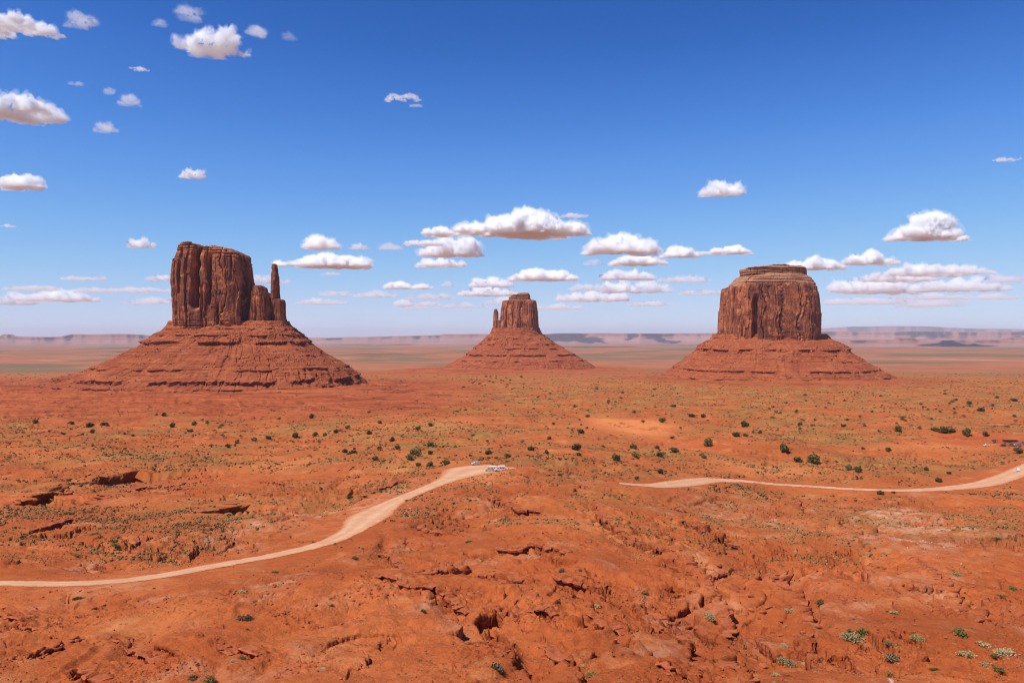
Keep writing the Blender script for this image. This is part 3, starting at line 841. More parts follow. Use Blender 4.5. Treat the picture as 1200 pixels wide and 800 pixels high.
    for k in (0.97, 0.9, 0.78, 0.6, 0.4, 0.2, 0.02):
        xx = X[-1] * (0.25 * k + 0.75) + (1 - (0.25 * k + 0.75)) * X[-1].mean()
        yy = (Dc + yoff) + (Y[-1] - Dc - yoff) * k
        xp = (xx - X[-1].min()) / (X[-1].max() - X[-1].min()) * (XR[-1].mean() - XL[-1].mean()) + XL[-1].mean()
        zt = (HY - np.interp(xp, top[:, 0], top[:, 1])) * Df / F
        tops.append(np.stack([xx, yy, zt + 1.2 * pn2(xx / 8, yy / 8, seed + 30) + (1 - k) * 1.5], -1))
    V = np.concatenate([np.stack([X, Y, Z], -1)] + [a[None] for a in tops], 0)
    nr = V.shape[0]
    V = V.reshape(-1, 3) - np.array([ox, oy, oz])
    me = np_mesh(name, V, grid_quads(nr, nth, True), smooth=True, mat=mat)
    try: me.set_sharp_from_angle(angle=R(35))
    except Exception: pass
    return link(bpy.data.objects.new(name, me), parent)

def talus(name, parent, Dc, rows, ledges, seed, org, nth=1500, nt=420, flute=None, rough=1.0):
    """rows: [(y_px, x_left, x_right, front_radius_m, back_radius_m)] from top to foot"""
    ox, oy, oz = org
    A = np.array(rows, float); sc_ = Dc / F
    th = np.linspace(0, 2 * np.pi, nth, endpoint=False)
    t = np.linspace(0, 1, nt)
    yv = np.interp(t, np.linspace(0, 1, len(A)), A[:, 0])
    # even spacing in y
    yv = np.linspace(A[0, 0], A[-1, 0], nt)
    XL, XR, BF, BB = (np.interp(yv, A[:, 0], A[:, k])[:, None] for k in (1, 2, 3, 4))
    ker = np.ones(9) / 9
    c, s = np.cos(th)[None], np.sin(th)[None]
    mid = 0.5 * (A[0, 1] + A[0, 2])
    ax = np.where(c > 0, (XR - mid), (mid - XL)) * sc_
    by = np.where(s > 0, BB, BF)
    e = 0.85
    X = (mid - CX) * sc_ + ax * np.sign(c) * np.abs(c) ** e
    Y = Dc + by * np.sign(s) * np.abs(s) ** e
    Z = (HY - yv)[:, None] * sc_ + 0 * X
    rx, ry = X - (mid - CX) * sc_, Y - Dc
    foot = sstep(0.75, 1.0, t)[:, None]
    rl = np.hypot(rx, ry); nx, ny = rx / rl, ry / rl
    arc = th[None] * 200 + 0 * X
    disp = rough * (9 * pn3(X / 70, Y / 70, Z / 70, seed) + 4.0 * pn3(X / 24, Y / 24, Z / 24, seed + 1) + 2.2 * pn3(X / 8, Y / 8, Z / 8, seed + 2) + 1.8 * np.abs(pn3(X / 3, Y / 3, Z / 3, seed + 3)))
    w1, w2, wi = worley2(arc / 3.4, Z / 2.4, seed + 77)
    disp += rough * 1.7 * (wi > 0.62) * (1 - sstep(0.2, 0.5, w1)) * sstep(-0.1, 0.25, pn2(arc / 30, Z / 26, seed + 78))
    gul = np.abs(pn2(arc / 16 + 0.5 * pn2(arc / 9, Z / 20, seed), Z / 160, seed + 4))
    disp -= rough * 4.0 * (1 - sstep(0.0, 0.25, gul)) * sstep(0.05, 0.3, t)[:, None]
    disp += foot * (16 * pn3(X / 45, Y / 45, Z * 0, seed + 15) + 6 * pn3(X / 12, Y / 12, Z * 0, seed + 16)) - 2.0
    rockm = np.zeros_like(X)
    Zw = Z + 1.3 * pn2(X / 22, Y / 22, seed + 9) + 2.2 * pn2(arc / 90, Z * 0, seed + 8)
    for (yl, hl, wfall, thr, fl) in ledges:
        L = (HY - yl) * sc_
        m = sstep(thr, thr + 0.25, pn2(arc / 60 + yl, Z * 0, seed + int(yl)) + 0.25 * pn2(arc / 12, Z * 0, seed + int(yl) + 1))
        d = Zw - L + (0.35 * hl * pn2(arc / 5, Z * 0, seed + 3) if fl else 0)
        sgn = np.clip(d / (0.5 * hl), -1, 1)
        a = m * hl * 1.0
        if fl:
            fv = pn2(arc / 2.6, Z / 30, seed + 40)
            a = a * (1 + 0.0 * fv)
            disp -= m * 2.6 * sstep(0.1, 0.5, fv) * (np.abs(d) < hl * 0.6)
        disp += a * sgn * np.exp(-np.maximum(np.abs(d) - 0.5 * hl, 0) / wfall) + m * hl * 0.25 * np.exp(-((d - 0.55 * hl) / (0.3 * hl)) ** 2)
        rockm = np.maximum(rockm, m * (np.abs(d) < 0.62 * hl))
    # small beds everywhere
    q = Zw / 5.2; f = q - np.floor(q)
    hm = sstep(0.12, 0.4, pn2(arc / 35, np.floor(q) * 3.7, seed + 60))
    disp += hm * 2.0 * (sstep(0.78, 0.98, f) - f)
    rockm = np.maximum(rockm, 0.7 * hm * sstep(0.72, 0.8, f) * (1 - sstep(0.97, 1.0, f)))
    X = X + nx * disp; Y = Y + ny * disp
    V = np.stack([X, Y, Z], -1).reshape(-1, 3)
    me = np_mesh(name, V - np.array([ox, oy, oz]), grid_quads(nt, nth, True)[:, ::-1], smooth=True, mat=M['talus'])
    add_attr(me, 'rock', rockm.ravel(), 'FLOAT')
    o = link(bpy.data.objects.new(name, me), parent)
    return o, X, Y, Z

def unit_rock(seed, sub=1):
    rs = np.random.RandomState(seed)
    bm = bmesh.new(); bmesh.ops.create_icosphere(bm, subdivisions=sub, radius=1.0)
    v = np.array([a.co[:] for a in bm.verts]); f = np.array([[a.index for a in p.verts] for p in bm.faces])
    bm.free()
    # cut with random planes for flat broken faces
    for _ in range(9):
        n = rs.normal(size=3); n /= np.linalg.norm(n); d = rs.uniform(0.45, 0.85)
        k = v @ n; over = k > d
        v[over] -= np.outer(k[over] - d, n)
    v *= np.array([rs.uniform(0.85, 1.15), rs.uniform(0.7, 1.0), rs.uniform(0.5, 0.8)])
    return v, f

def scatter_mesh(name, unit, pts, sizes, parent=None, mat=None, rs=None, sink=0.25, smooth=False, flat=(0.8, 1.2)):
    vs, fs = [], []; off = 0
    for k, (p, s_) in enumerate(zip(pts, sizes)):
        v, f = unit[k % len(unit)]
        a = rs.uniform(0, 6.28); ca, sa = math.cos(a), math.sin(a)
        w = v * s_ * np.array([rs.uniform(*flat), rs.uniform(*flat), rs.uniform(*flat)])
        w = np.stack([w[:, 0] * ca - w[:, 1] * sa, w[:, 0] * sa + w[:, 1] * ca, w[:, 2] + s_ * sink], 1) + p
        vs.append(w); fs.append(f + off); off += len(v)
    me = np_mesh(name, np.concatenate(vs), None, np.concatenate(fs), smooth=smooth, mat=mat)
    return link(bpy.data.objects.new(name, me), parent)

M['rubble'] = mat_simple('rubble_stone', (0.26, 0.068, 0.032), (0.52, 0.21, 0.11), 0.05, 0.95, 0.2)
rocks0 = [unit_rock(s, 1) for s in range(8)]
tinyrocks = [unit_rock(s + 50, 0 + 1) for s in range(4)]

def add_scree(parent, X, Y, Z, n, seed, org, smin=0.7, smax=2.6, bias=None):
    rs = np.random.RandomState(seed)
    nt, nth = X.shape
    r = (rs.uniform(0.08, 0.97, n * 3) * nt).astype(int)
    c = rs.randint(0, nth, n * 3)
    front = Y[r, c] < (Y.mean() + 60)
    cl = pn2(c / 60.0, r / 40.0, seed) > rs.uniform(-0.5, 0.5, n * 3)
    ok = front & cl
    r, c = r[ok][:n], c[ok][:n]
    P = np.stack([X[r, c], Y[r, c], Z[r, c]], 1) - np.array(org)
    sizes = smin + (smax - smin) * rs.uniform(0, 1, len(r)) ** 3
    o = scatter_mesh('scree', tinyrocks, P, sizes, parent, M['rubble'], rs, 0.1)
    tag(o, kind='stuff')

# --- left butte with the thumb
D1 = 1600.0; org1 = ((268 - CX) * D1 / F, D1, -105.0)
west = empty('sandstone_butte', org1)
tag(west, 'tall left butte with a slender free-standing spire at its right end', 'butte')
cliff('cliff', west, M['cliff'], D1,
      left=[(284, 206), (296, 204), (305, 201), (330, 199), (345, 200), (385, 202)], right=[(284, 297), (300, 297), (318, 299), (335, 301), (360, 302), (385, 303)],
      top=[(199, 294), (203, 293), (206, 288), (213, 287), (218, 284), (228, 285), (236, 287), (239, 290.5), (247, 291), (255, 289.5), (264, 289), (276, 291), (285, 295), (292, 297), (297, 300), (300, 306)],
      ybase=381, depth=62, cracks=[(231, 8, 30, 290, 356), (247, 3.5, 9, 300, 352), (256.5, 3, 8, 352, 380), (282, 5, 18, 300, 372), (293.5, 3, 8, 345, 372), (211.5, 3, 8, 308, 342), (270, 2, 4, 300, 330), (239, 2.5, 6, 330, 376), (222, 1.5, 4, 350, 380)],
      seed=11, amp=1.1, capfrac=0.07, org=org1)
cliff('shoulder', west, M['cliff_pale'], D1,
      left=[(330, 296), (345, 295), (385, 294)], right=[(330, 314), (345, 317), (360, 319), (385, 321)],
      top=[(294, 352), (296, 345), (298, 347), (300, 340.5), (301.5, 342), (303, 335.5), (306, 334.5), (308, 337), (309.5, 345), (311.5, 342), (313.5, 348), (316, 346), (318, 352), (321, 355)],
      ybase=384, depth=36, nth=600, nz=220, cracks=[(300, 2, 4, 350, 380), (310, 1.5, 3, 352, 380)], seed=21, amp=0.6, cell=11, org=org1, yoff=-8)
cliff('spire', west, M['cliff'], D1,
      left=[(309, 318.3), (313, 318), (316, 318.6), (320, 317.8), (348, 317.0), (358, 316), (385, 315)], right=[(309, 324), (314, 325.5), (320, 326.3), (340, 326.8), (352, 328.5), (362, 332), (374, 334.5), (387, 337)],
      top=[(310, 312), (317, 311.5), (319, 309.5), (323, 309.5), (326, 312), (329, 314)],
      ybase=388, depth=17, nth=420, nz=260, cracks=[(320.0, 1.6, 3.5, 352, 382), (327, 1.3, 3, 362, 382)], seed=31, amp=0.42, cell=9, org=org1, e=0.75)
cliff('buttress', west, M['cliff'], D1,
      left=[(345, 322), (388, 318)], right=[(345, 329.5), (360, 332), (374, 335), (388, 337)],
      top=[(318, 352), (325, 350), (330, 352), (334, 371), (338, 376)], ybase=389, depth=26, nth=300, nz=120, seed=35, amp=0.4, cell=9, org=org1, e=0.75)
tw, X, Y, Z = talus('talus_slope', west, D1,
      [(376, 202, 336, 52, 55), (383, 198, 341, 66, 68), (390, 186, 350, 84, 84), (400, 170, 358, 100, 100), (405, 166, 366, 112, 112), (418, 145, 385, 150, 150), (432, 112, 410, 190, 190), (440, 86, 416, 213, 213),
       (446, 70, 423, 232, 236), (452, 62, 427, 246, 248), (460, 54, 431, 256, 258), (472, 50, 434, 262, 262)],
      [(401.5, 5.5, 7, -0.35, False), (393, 2.5, 4, -0.1, False), (385.5, 2.5, 4, -0.05, False), (429.5, 3.4, 7, -0.15, False), (441.5, 6.0, 7, -0.3, True), (448, 2.5, 4, -0.1, False), (415, 2.0, 5, 0.15, False)],
      71, org1)
add_scree(west, X, Y, Z, 5200, 5, org1)

# --- middle butte
D2 = 3040.0; org2 = ((604 - CX) * D2 / F, D2, -147.0)
east = empty('sandstone_butte', org2)
tag(east, 'distant middle butte with a flat knob on top and a thin finger on its left', 'butte')
cliff('cliff', east, M['cliff_pale'], D2,
      left=[(350, 590.5), (355, 588.5), (362, 587), (380, 585.5), (392, 585)], right=[(350, 627.5), (353, 629), (370, 630), (380, 631), (395, 632)],
      top=[(584, 362), (587, 356), (590, 352.5), (593, 352), (600, 351.5), (612, 351.3), (624, 351.5), (629, 352), (631, 356)],
      ybase=388, depth=70, nth=900, nz=240, cracks=[(594, 1, 5, 360, 386), (622, 1, 6, 356, 388), (610, 0.8, 3, 352, 380)], seed=111, amp=1.2, cell=26, org=org2, e=0.75)
cliff('caprock', east, M['cap'], D2,
      left=[(342, 599), (348, 596.5), (354, 596.5)], right=[(342, 619), (346, 621.5), (354, 622)],
      top=[(596, 347.5), (599, 346.5), (602, 345), (606, 345), (608, 343.3), (614, 343), (619, 343.4), (622, 347)],
      ybase=353, depth=38, nth=500, nz=60, seed=121, amp=0.8, cell=14, org=org2, dip=4, yoff=-18, capfrac=0.9)
cliff('spire', east, M['cliff_pale'], D2,
      left=[(362, 578.9), (372, 578.3), (385, 578), (392, 577.5)], right=[(362, 582.2), (368, 583.0), (374, 584.0), (392, 585)],
      top=[(577, 364), (579, 362.5), (581, 362), (582.3, 365), (584, 374)],
      ybase=390, depth=16, nth=260, nz=160, seed=131, amp=0.45, cell=10, org=org2, e=0.8)
cliff('shoulder', east, M['cliff_pale'], D2,
      left=[(375, 579), (392, 578)], right=[(375, 588), (392, 589)], top=[(578, 377), (582, 374.5), (586, 375.5), (589, 374)],
      ybase=390, depth=34, nth=300, nz=90, seed=133, amp=0.6, cell=12, org=org2)
tw, X, Y, Z = talus('talus_slope', east, D2,
      [(384, 577, 633, 84, 84), (391, 574, 636, 100, 100), (400, 565, 647, 135, 130), (406, 558, 657, 160, 150), (412, 551, 668, 190, 180), (416, 545, 676, 215, 200), (422, 534, 686, 245, 230), (428, 524, 695, 275, 260), (436, 512, 704, 300, 290), (446, 505, 710, 320, 300)],
      [(403, 3.0, 6, -0.1, False), (408, 4.0, 7, -0.1, False), (415, 6.0, 9, -0.35, False), (397, 3.0, 5, 0.0, False), (421, 3.5, 7, 0.0, False)],
      171, org2, nth=1100, nt=300)
add_scree(east, X, Y, Z, 1500, 6, org2, 1.2, 4.0)

# --- right butte
D3 = 2050.0; org3 = ((902 - CX) * D3 / F, D3, -120.0)
merr = empty('sandstone_butte', org3)
tag(merr, 'broad massive right butte with a layered flat-topped crown', 'butte')
cliff('cliff', merr, M['cliff'], D3,
      left=[(334, 841.5), (345, 841), (370, 839.5), (398, 838)], right=[(334, 961), (345, 964), (365, 966), (385, 965.5), (400, 964.5)],
      top=[(838, 340), (841, 336.5), (846, 335.5), (852, 335), (856, 333), (870, 332.5), (950, 332.5), (957, 333.5), (962, 337), (966, 342)],
      ybase=397, depth=112, nth=1300, nz=300,
      cracks=[(884.5, 5, 24, 348, 400), (882, 2.5, 8, 372, 400), (846.5, 2.5, 8, 338, 368), (859, 2.5, 7, 342, 355), (858, 2.2, 9, 362, 392), (872, 2.6, 9, 371, 396), (843.5, 2, 6, 372, 396), (853.5, 1.5, 4, 335, 370), (944, 2.4, 7, 350, 358), (947, 2.4, 6, 367, 372), (962, 2, 6, 366, 373), (879, 1.6, 4, 345, 372)],
      seed=211, amp=1.1, cell=38, org=org3, e=0.6, corner=0.66)
cliff('caprock', merr, M['cap'], D3,
      left=[(312, 869), (319, 866), (324, 858), (330, 852), (336, 848), (342, 847)], right=[(312, 944), (319, 948), (325, 955), (330, 959), (336, 962), (342, 963)],
      top=[(850, 324), (856, 318), (870, 313.5), (875, 312.5), (893, 312), (900, 311), (910, 311), (920, 312.3), (940, 312.6), (944, 314), (950, 320), (958, 327)],
      ybase=337, depth=92, nth=1000, nz=120, seed=221, amp=0.8, cell=18, org=org3, dip=3, yoff=-6, e=0.65, capfrac=0.95, corner=0.66)
cliff('top_ledge', merr, M['cap'], D3,
      left=[(310, 865), (313, 863.5), (321, 865.5)], right=[(310, 945), (314, 946), (321, 944)],
      top=[(864, 315), (868, 313.5), (885, 312.5), (893, 311.3), (912, 310.5), (922, 312.2), (940, 312), (944, 315)],
      ybase=320.5, depth=60, nth=700, nz=40, seed=231, amp=0.7, cell=12, org=org3, dip=2, yoff=-18, e=0.6, capfrac=0.95, corner=0.66)
tw, X, Y, Z = talus('talus_slope', merr, D3,
      [(391, 838, 963, 104, 104), (397, 835, 967, 120, 120), (404, 823, 983, 148, 145), (412, 817, 988, 172, 170), (420, 807, 1001, 198, 195), (428, 796, 1014, 228, 220), (434, 787, 1023, 248, 240), (440, 778, 1033, 268, 260), (448, 771, 1039, 282, 280), (460, 766, 1043, 290, 290)],
      [(409, 4.0, 6, -0.2, False), (431, 3.6, 6, -0.25, False), (439, 2.8, 5, 0.05, False), (421, 2.0, 5, 0.2, False)],
      271, org3, nth=1300, nt=340)
add_scree(merr, X, Y, Z, 3600, 8, org3, 0.8, 3.0)
print('buttes done', round(time.time() - T0, 1))

# ------------------------------------------------------------------ far mesas
def mat_hills():
    nt = NT('far_mesa_rock'); P = coords(nt)
    bed = nt.tex(P, 1.0, 4, 0.6, (0.00008, 0.00008, 0.022))
    c = nt.ramp(bed, [(0.38, (0.25, 0.105, 0.08)), (0.5, (0.30, 0.130, 0.095)), (0.62, (0.35, 0.17, 0.125))])
    c = nt.mix(nt.ramp(nt.tex(P, 0.0005, 5, 0.6), [(0.45, 0.0), (0.62, 0.15)]), c, (0.22, 0.11, 0.08))
    return nt.bsdf(c, 0.95)
M['hills'] = mat_hills()

def mesa_line(D, tops, zfoot, zc, back, seed, amp, n=1400):
    """a tableland whose rim is seen as the pixel skyline tops at distance D"""
    tops = np.array(tops, float)
    px = np.linspace(tops[0, 0], tops[-1, 0], n)
    yt = np.interp(px, tops[:, 0], tops[:, 1])
    u = (px - CX) / F
    jit = amp * (fbm2(px / 60, 0 * px, seed, 3, 0.45) + 0.05 * pn2(px / 7, 0 * px, seed + 4))
    ztop = (HY - yt) * D / F + 10 * pn2(px / 24, 0 * px, seed + 7)
    rows = []
    hh = ztop - zfoot
    for fr, off in ((-0.15, -1.9), (0.0, -1.1), (0.22, -0.55), (0.45, -0.22), (0.62, -0.10), (0.66, -0.02), (0.97, 0.02), (1.0, 0.12), (1.0, 1.0), (0.99, 4.0)):
        gn = 0.0 if fr > 0.9 else 0.16 * amp * pn2(px / 11, 0 * px + fr, seed + 9)
        d = D + jit + gn * (1 if fr < 0.6 else 0.3) + off * back
        rows.append(np.stack([u * d, d, zfoot + hh * fr], -1))
    V = np.stack(rows, 0)
    me = np_mesh('hills', V.reshape(-1, 3), grid_quads(len(rows), n), smooth=False, mat=M['hills'])
    o = link(bpy.data.objects.new('hills', me)); tag(o, kind='structure')
mesa_line(24000, [(-500, 395), (-200, 393), (-60, 394), (0, 393.6), (4, 391.6), (14, 391.8), (18, 394.2), (40, 395), (70, 394.6), (84, 391.8), (110, 391.6), (145, 391.2), (165, 392.2), (185, 394), (230, 396), (300, 399)], -390, 0, 900, 301, 900)
mesa_line(30000, [(320, 399), (350, 396.5), (420, 395.6), (470, 394), (515, 393), (522, 391.6), (560, 391.2), (590, 391.6), (640, 391.6), (655, 390.6), (690, 390.4), (760, 390.8), (830, 390.4), (880, 389.6), (970, 388.3), (1060, 388.4), (1130, 388.8), (1210, 388.2), (1400, 388), (1700, 389)], -400, 0, 1200, 311, 1400)
mesa_line(17500, [(960, 399.5), (1010, 398.6), (1045, 398.8), (1052, 396.6), (1070, 396.5), (1076, 398.8), (1110, 399), (1170, 398.6), (1184, 396.4), (1196, 396.2), (1230, 398.6), (1400, 399)], -300, 0, 500, 321, 500)
mesa_line(58000, [(900, 393), (960, 385), (1000, 382.5), (1040, 381.8), (1085, 382.2), (1130, 384.5), (1200, 385.5), (1300, 387), (1450, 391)], -700, 0, 3000, 331, 2500)

# ------------------------------------------------------------------ air
def haze():
    nt = NT('air')
    v = nt.n('ShaderNodeVolumePrincipled')
    v.inputs['Color'].default_value = (0.80, 0.88, 1.0, 1)
    v.inputs['Density'].default_value = 1.5e-5
    v.inputs['Anisotropy'].default_value = 0.0
    nt.l(v.outputs[0], nt.out.inputs['Volume'])
    bm = bmesh.new(); bmesh.ops.create_cube(bm, size=1.0)
    me = bpy.data.meshes.new('haze'); bm.to_mesh(me); bm.free(); me.materials.append(nt.m)
    o = link(bpy.data.objects.new('haze', me)); tag(o, kind='stuff')
    z0, z1 = -1150.0, 470.0
    o.scale = (460000, 160000, z1 - z0); o.location = (0, 160000 / 2 - 2000, 0.5 * (z0 + z1))
    nt.m.cycles.homogeneous_volume = True
haze()

# ------------------------------------------------------------------ clouds
CLOUDS = [  # centre x, base y, width, height (photograph pixels), optical depth, label
    (8, 34, 118, 26, 2.6, 'ragged cloud in the top left corner of the sky'), (93, 30, 32, 18, 1.2, None),
    (250, 60, 76, 26, 3.5, 'ragged white cloud high above the left butte'), (303, 42, 18, 16, 1.2, None), (221, 22, 22, 18, 0.8, None), (186, 30, 16, 9, 0.6, None),
    (10, 137, 122, 40, 9.0, 'big bright cloud cut by the left edge of the photo'), (22, 220, 62, 18, 6.0, 'small flat cloud at the left edge under the big bright one'),
    (124, 154, 24, 11, 1.0, None), (152, 123, 26, 11, 0.9, None), (128, 110, 12, 8, 0.5, None), (164, 82, 26, 5, 0.9, None), (90, 100, 13, 6, 0.6, None), (337, 46, 16, 12, 0.35, None),
    (226, 208, 26, 10, 2.5, 'small slanted cloud alone in the blue high above the left butte top'), (471, 116, 46, 9, 1.6, 'thin flat cloud alone in the upper middle of the sky'), (487, 125, 18, 5, 0.7, None),
    (847, 228, 50, 17, 3.5, 'small cloud alone in the blue left above the right butte'), (1177, 188, 32, 6, 1.2, None),
    (1097, 279, 106, 28, 11.0, 'puffy cloud alone in the sky to the right of the right butte'),
    (612, 275, 158, 30, 13.0, 'long bright flat-based cloud right above the middle butte'), (672, 254, 34, 6, 1.0, None), (515, 276, 54, 13, 5.0, None), (458, 292, 26, 10, 1.5, None),
    (530, 299, 74, 22, 7.0, None), (496, 287, 44, 8, 2.5, None), (516, 312, 62, 10, 3.0, None), (572, 343, 16, 6, 0.8, None),
    (165, 289, 30, 11, 3.0, 'small cloud alone left of the left butte top'), (376, 291, 44, 14, 4.0, None), (422, 292, 24, 7, 1.5, None), (386, 313, 116, 17, 8.0, 'bright flat-based cloud right of the thumb spire'),
    (388, 322, 26, 5, 0.8, None), (730, 296, 84, 24, 9.0, None), (748, 310, 64, 14, 6.0, None), (797, 301, 52, 13, 5.0, None), (855, 297, 60, 11, 5.0, None), (696, 310, 20, 8, 1.0, None),
    (478, 338, 58, 10, 4.0, None), (524, 335, 20, 6, 1.2, None), (576, 336, 52, 14, 4.0, None), (572, 346, 68, 12, 3.5, None), (634, 328, 84, 14, 5.0, None),
    (722, 342, 62, 14, 3.5, None), (700, 352, 96, 14, 3.0, None), (762, 342, 42, 12, 2.0, None), (735, 327, 66, 12, 3.0, None), (800, 330, 60, 10, 1.5, None),
    (956, 315, 72, 16, 6.0, None), (1017, 309, 66, 17, 6.0, None), (1052, 329, 80, 14, 2.5, None), (1100, 322, 130, 16, 2.5, None), (1020, 342, 130, 18, 3.0, None), (1120, 340, 110, 16, 2.0, None), (1180, 330, 60, 14, 1.5, None),
    (100, 328, 60, 8, 1.6, None), (72, 352, 96, 14, 2.4, None), (15, 356, 60, 14, 2.0, None), (175, 328, 52, 12, 2.5, None), (170, 342, 60, 10, 1.6, None), (180, 356, 60, 12, 1.6, None),
    (310, 331, 50, 12, 1.6, None), (378, 356, 56, 10, 1.6, None), (392, 346, 40, 8, 1.0, None), (480, 358, 76, 9, 1.5, None), (545, 360, 60, 8, 1.2, None), (660, 362, 90, 8, 1.2, None), (760, 358, 60, 8, 1.2, None),
    (1000, 356, 110, 10, 1.3, None), (1120, 358, 130, 9, 1.1, None),
    (1060, 360, 240, 18, 0.5, None), (70, 354, 180, 12, 0.4, None), (470, 362, 120, 9, 0.5, None),
    (440, 348, 50, 10, 1.3, None), (505, 350, 60, 10, 1.3, None), (590, 356, 50, 9, 1.2, None), (690, 340, 50, 10, 1.5, None), (820, 345, 60, 8, 1.2, None), (1080, 350, 90, 9, 1.2, None), (120, 342, 60, 8, 1.2, None), (40, 340, 60, 9, 1.2, None), (1150, 350, 90, 9, 1.2, None), (8, 266, 20, 4, 0.9, None), (240, 336, 40, 8, 1.2, None),
]
_CM = {}
def cloud_mat(dens):
    key = '%.2e' % dens
    if key not in _CM:
        nt = NT('cloud_vapour')
        v = nt.n('ShaderNodeVolumeScatter'); v.inputs['Color'].default_value = (0.991, 0.997, 1.0, 1)
        v.inputs['Density'].default_value = dens; v.inputs['Anisotropy'].default_value = 0.0
        nt.l(v.outputs[0], nt.out.inputs['Volume'])
        nt.m.cycles.homogeneous_volume = True
        _CM[key] = nt.m
    return _CM[key]

CLOUD_ALT = 1900.0
def make_cloud(k, px, pyb, w, h, tau, label):
    if tau < 2: tau *= 0.6
    rs = np.random.RandomState(900 + k)
    D = CLOUD_ALT * F / (HY - pyb)
    W = w * D / F; H = h * D / F
    dep = 0.55 * W
    el = (HY - pyb) / F                       # seen partly from below when near: part of the height is depth
    Hz = max(H - 0.35 * dep * el, 0.6 * H) * (1.25 if w / h < 3.6 else 1.0)
    x0 = (px - CX) * D / F
    wide = w / h > 4.5
    n = int(np.clip(w / h * 14, 24, 160)); vs, fs, off = [], [], 0
    for i in range(n):
        t = rs.uniform(-1, 1); s_ = rs.uniform(-1, 1)
        env = max(0.0, 1 - abs(t) ** 2.2) ** 0.6 * max(0.0, 1 - abs(s_) ** 2) ** 0.5
        env *= 0.65 + 0.55 * float(pn2(np.array([t * 2.3 + k]), np.array([k * 1.7]), 5)[0])
        r = max(0.13, 0.46 * env * rs.uniform(0.5, 1.1)) * Hz * 1.1
        rx = r * (rs.uniform(1.5, 2.7) if wide else rs.uniform(1.1, 1.9))
        z = max(0.0, env - 0.45 * r / Hz) * Hz * rs.uniform(0.25, 0.8)
        c = np.array([t * (W * 0.5 - rx), s_ * (dep * 0.5 - rx * 0.5), z])
        vs.append(_ICO2[0] * np.array([rx, rx, r]) + c); fs.append(_ICO2[1] + off); off += len(_ICO2[0])
    v = np.concatenate(vs)
    me = np_mesh('cloud', v, None, np.concatenate(fs), smooth=True)
    o = bpy.data.objects.new('cloud', me); sc.collection.objects.link(o)
    md = o.modifiers.new('u', 'REMESH'); md.mode = 'VOXEL'; md.voxel_size = max(W / 150, Hz / 36)
    dg = bpy.context.evaluated_depsgraph_get()
    me2 = bpy.data.meshes.new_from_object(o.evaluated_get(dg)); o.modifiers.clear()
    o.data = me2; bpy.data.meshes.remove(me)
    nv = len(me2.vertices); co = np.empty(nv * 3, np.float32); me2.vertices.foreach_get('co', co); co = co.reshape(-1, 3).astype(float)
    no = np.empty(nv * 3, np.float32); me2.vertices.foreach_get('normal', no); no = no.reshape(-1, 3)
    s0 = Hz * 0.55
    rag = 1.15 if tau > 3.6 else 2.0
    d = rag * (0.26 * Hz * pn3(co[:, 0] / s0, co[:, 1] / s0, co[:, 2] / s0, k) + 0.18 * Hz * np.abs(pn3(co[:, 0] / s0 * 2.6, co[:, 1] / s0 * 2.6, co[:, 2] / s0 * 2.6, k + 1)) + 0.10 * Hz * pn3(co[:, 0] / s0 * 6, co[:, 1] / s0 * 6, co[:, 2] / s0 * 6, k + 2))
    co += no * d[:, None]
    co[:, 2] = np.where(co[:, 2] < 0, co[:, 2] * 0.22, co[:, 2])
    if tau < 2.0: co[:, 2] *= 0.8
    me2.vertices.foreach_set('co', co.astype(np.float32).ravel()); me2.update()
    # keep only the outer skin: drop loose bits and inner voids
    ne = len(me2.edges); ed = np.empty(ne * 2, np.int32); me2.edges.foreach_get('vertices', ed); ed = ed.reshape(-1, 2)
    lab = np.arange(nv)
    while True:
        m_ = np.minimum(lab[ed[:, 0]], lab[ed[:, 1]]); l2 = lab.copy()
        np.minimum.at(l2, ed[:, 0], m_); np.minimum.at(l2, ed[:, 1], m_)
        l2 = l2[l2]
        if (l2 == lab).all(): break
        lab = l2
    main = np.bincount(lab).argmax(); keepv = lab == main
    npoly = len(me2.polygons); lt = np.empty(npoly, np.int32); me2.polygons.foreach_get('loop_total', lt)
    lv = np.empty(len(me2.loops), np.int32); me2.loops.foreach_get('vertex_index', lv)
    if (lt == 4).all():
        q4 = lv.reshape(-1, 4); q4 = q4[keepv[q4[:, 0]]]
        rmap = np.cumsum(keepv) - 1; q4 = rmap[q4]; co = co[keepv]; no = no[keepv]
        me3 = np_mesh('cloud', co, q4, smooth=True); o.data = me3; bpy.data.meshes.remove(me2); me2 = me3
        # one thin fringe of vapour round the body
        q_ = 0.5 + 0.9 * pn3(co[:, 0] / (Hz * .42), co[:, 1] / (Hz * .42), co[:, 2] / (Hz * .42), k + 60) + 0.7 * pn3(co[:, 0] / (Hz * .14), co[:, 1] / (Hz * .14), co[:, 2] / (Hz * .14), k + 61)
        d_ = (Hz * 0.20 * np.maximum(0.05, q_))[:, None]
        fco = co + no * d_ * np.where(no[:, 2:3] > 0, np.array([[1.3, 1.0, 1.0]]), np.array([[1.3, 1.0, 0.3]]))
        fr = np_mesh('fringe', fco, q4, smooth=True, mat=cloud_mat(float('%.1g' % (min(tau, 6.0) / Hz * 0.30))))
        link(bpy.data.objects.new('fringe', fr), o)
    me2.materials.clear(); me2.materials.append(cloud_mat(float('%.2g' % (tau / Hz * 1.25))))
    o.location = (x0, D, CLOUD_ALT)
    kind = 'thin ragged' if tau < 2 else 'white fair-weather'
    tag(o, label or ('thin ragged wisp of cloud, one of many around the sky' if tau < 2 else 'small white puffy cloud in the scattered bank low over the horizon'), 'cloud', 'clouds over the valley')
for k, c in enumerate(CLOUDS): make_cloud(k, *c)
print('clouds done', round(time.time() - T0, 1))

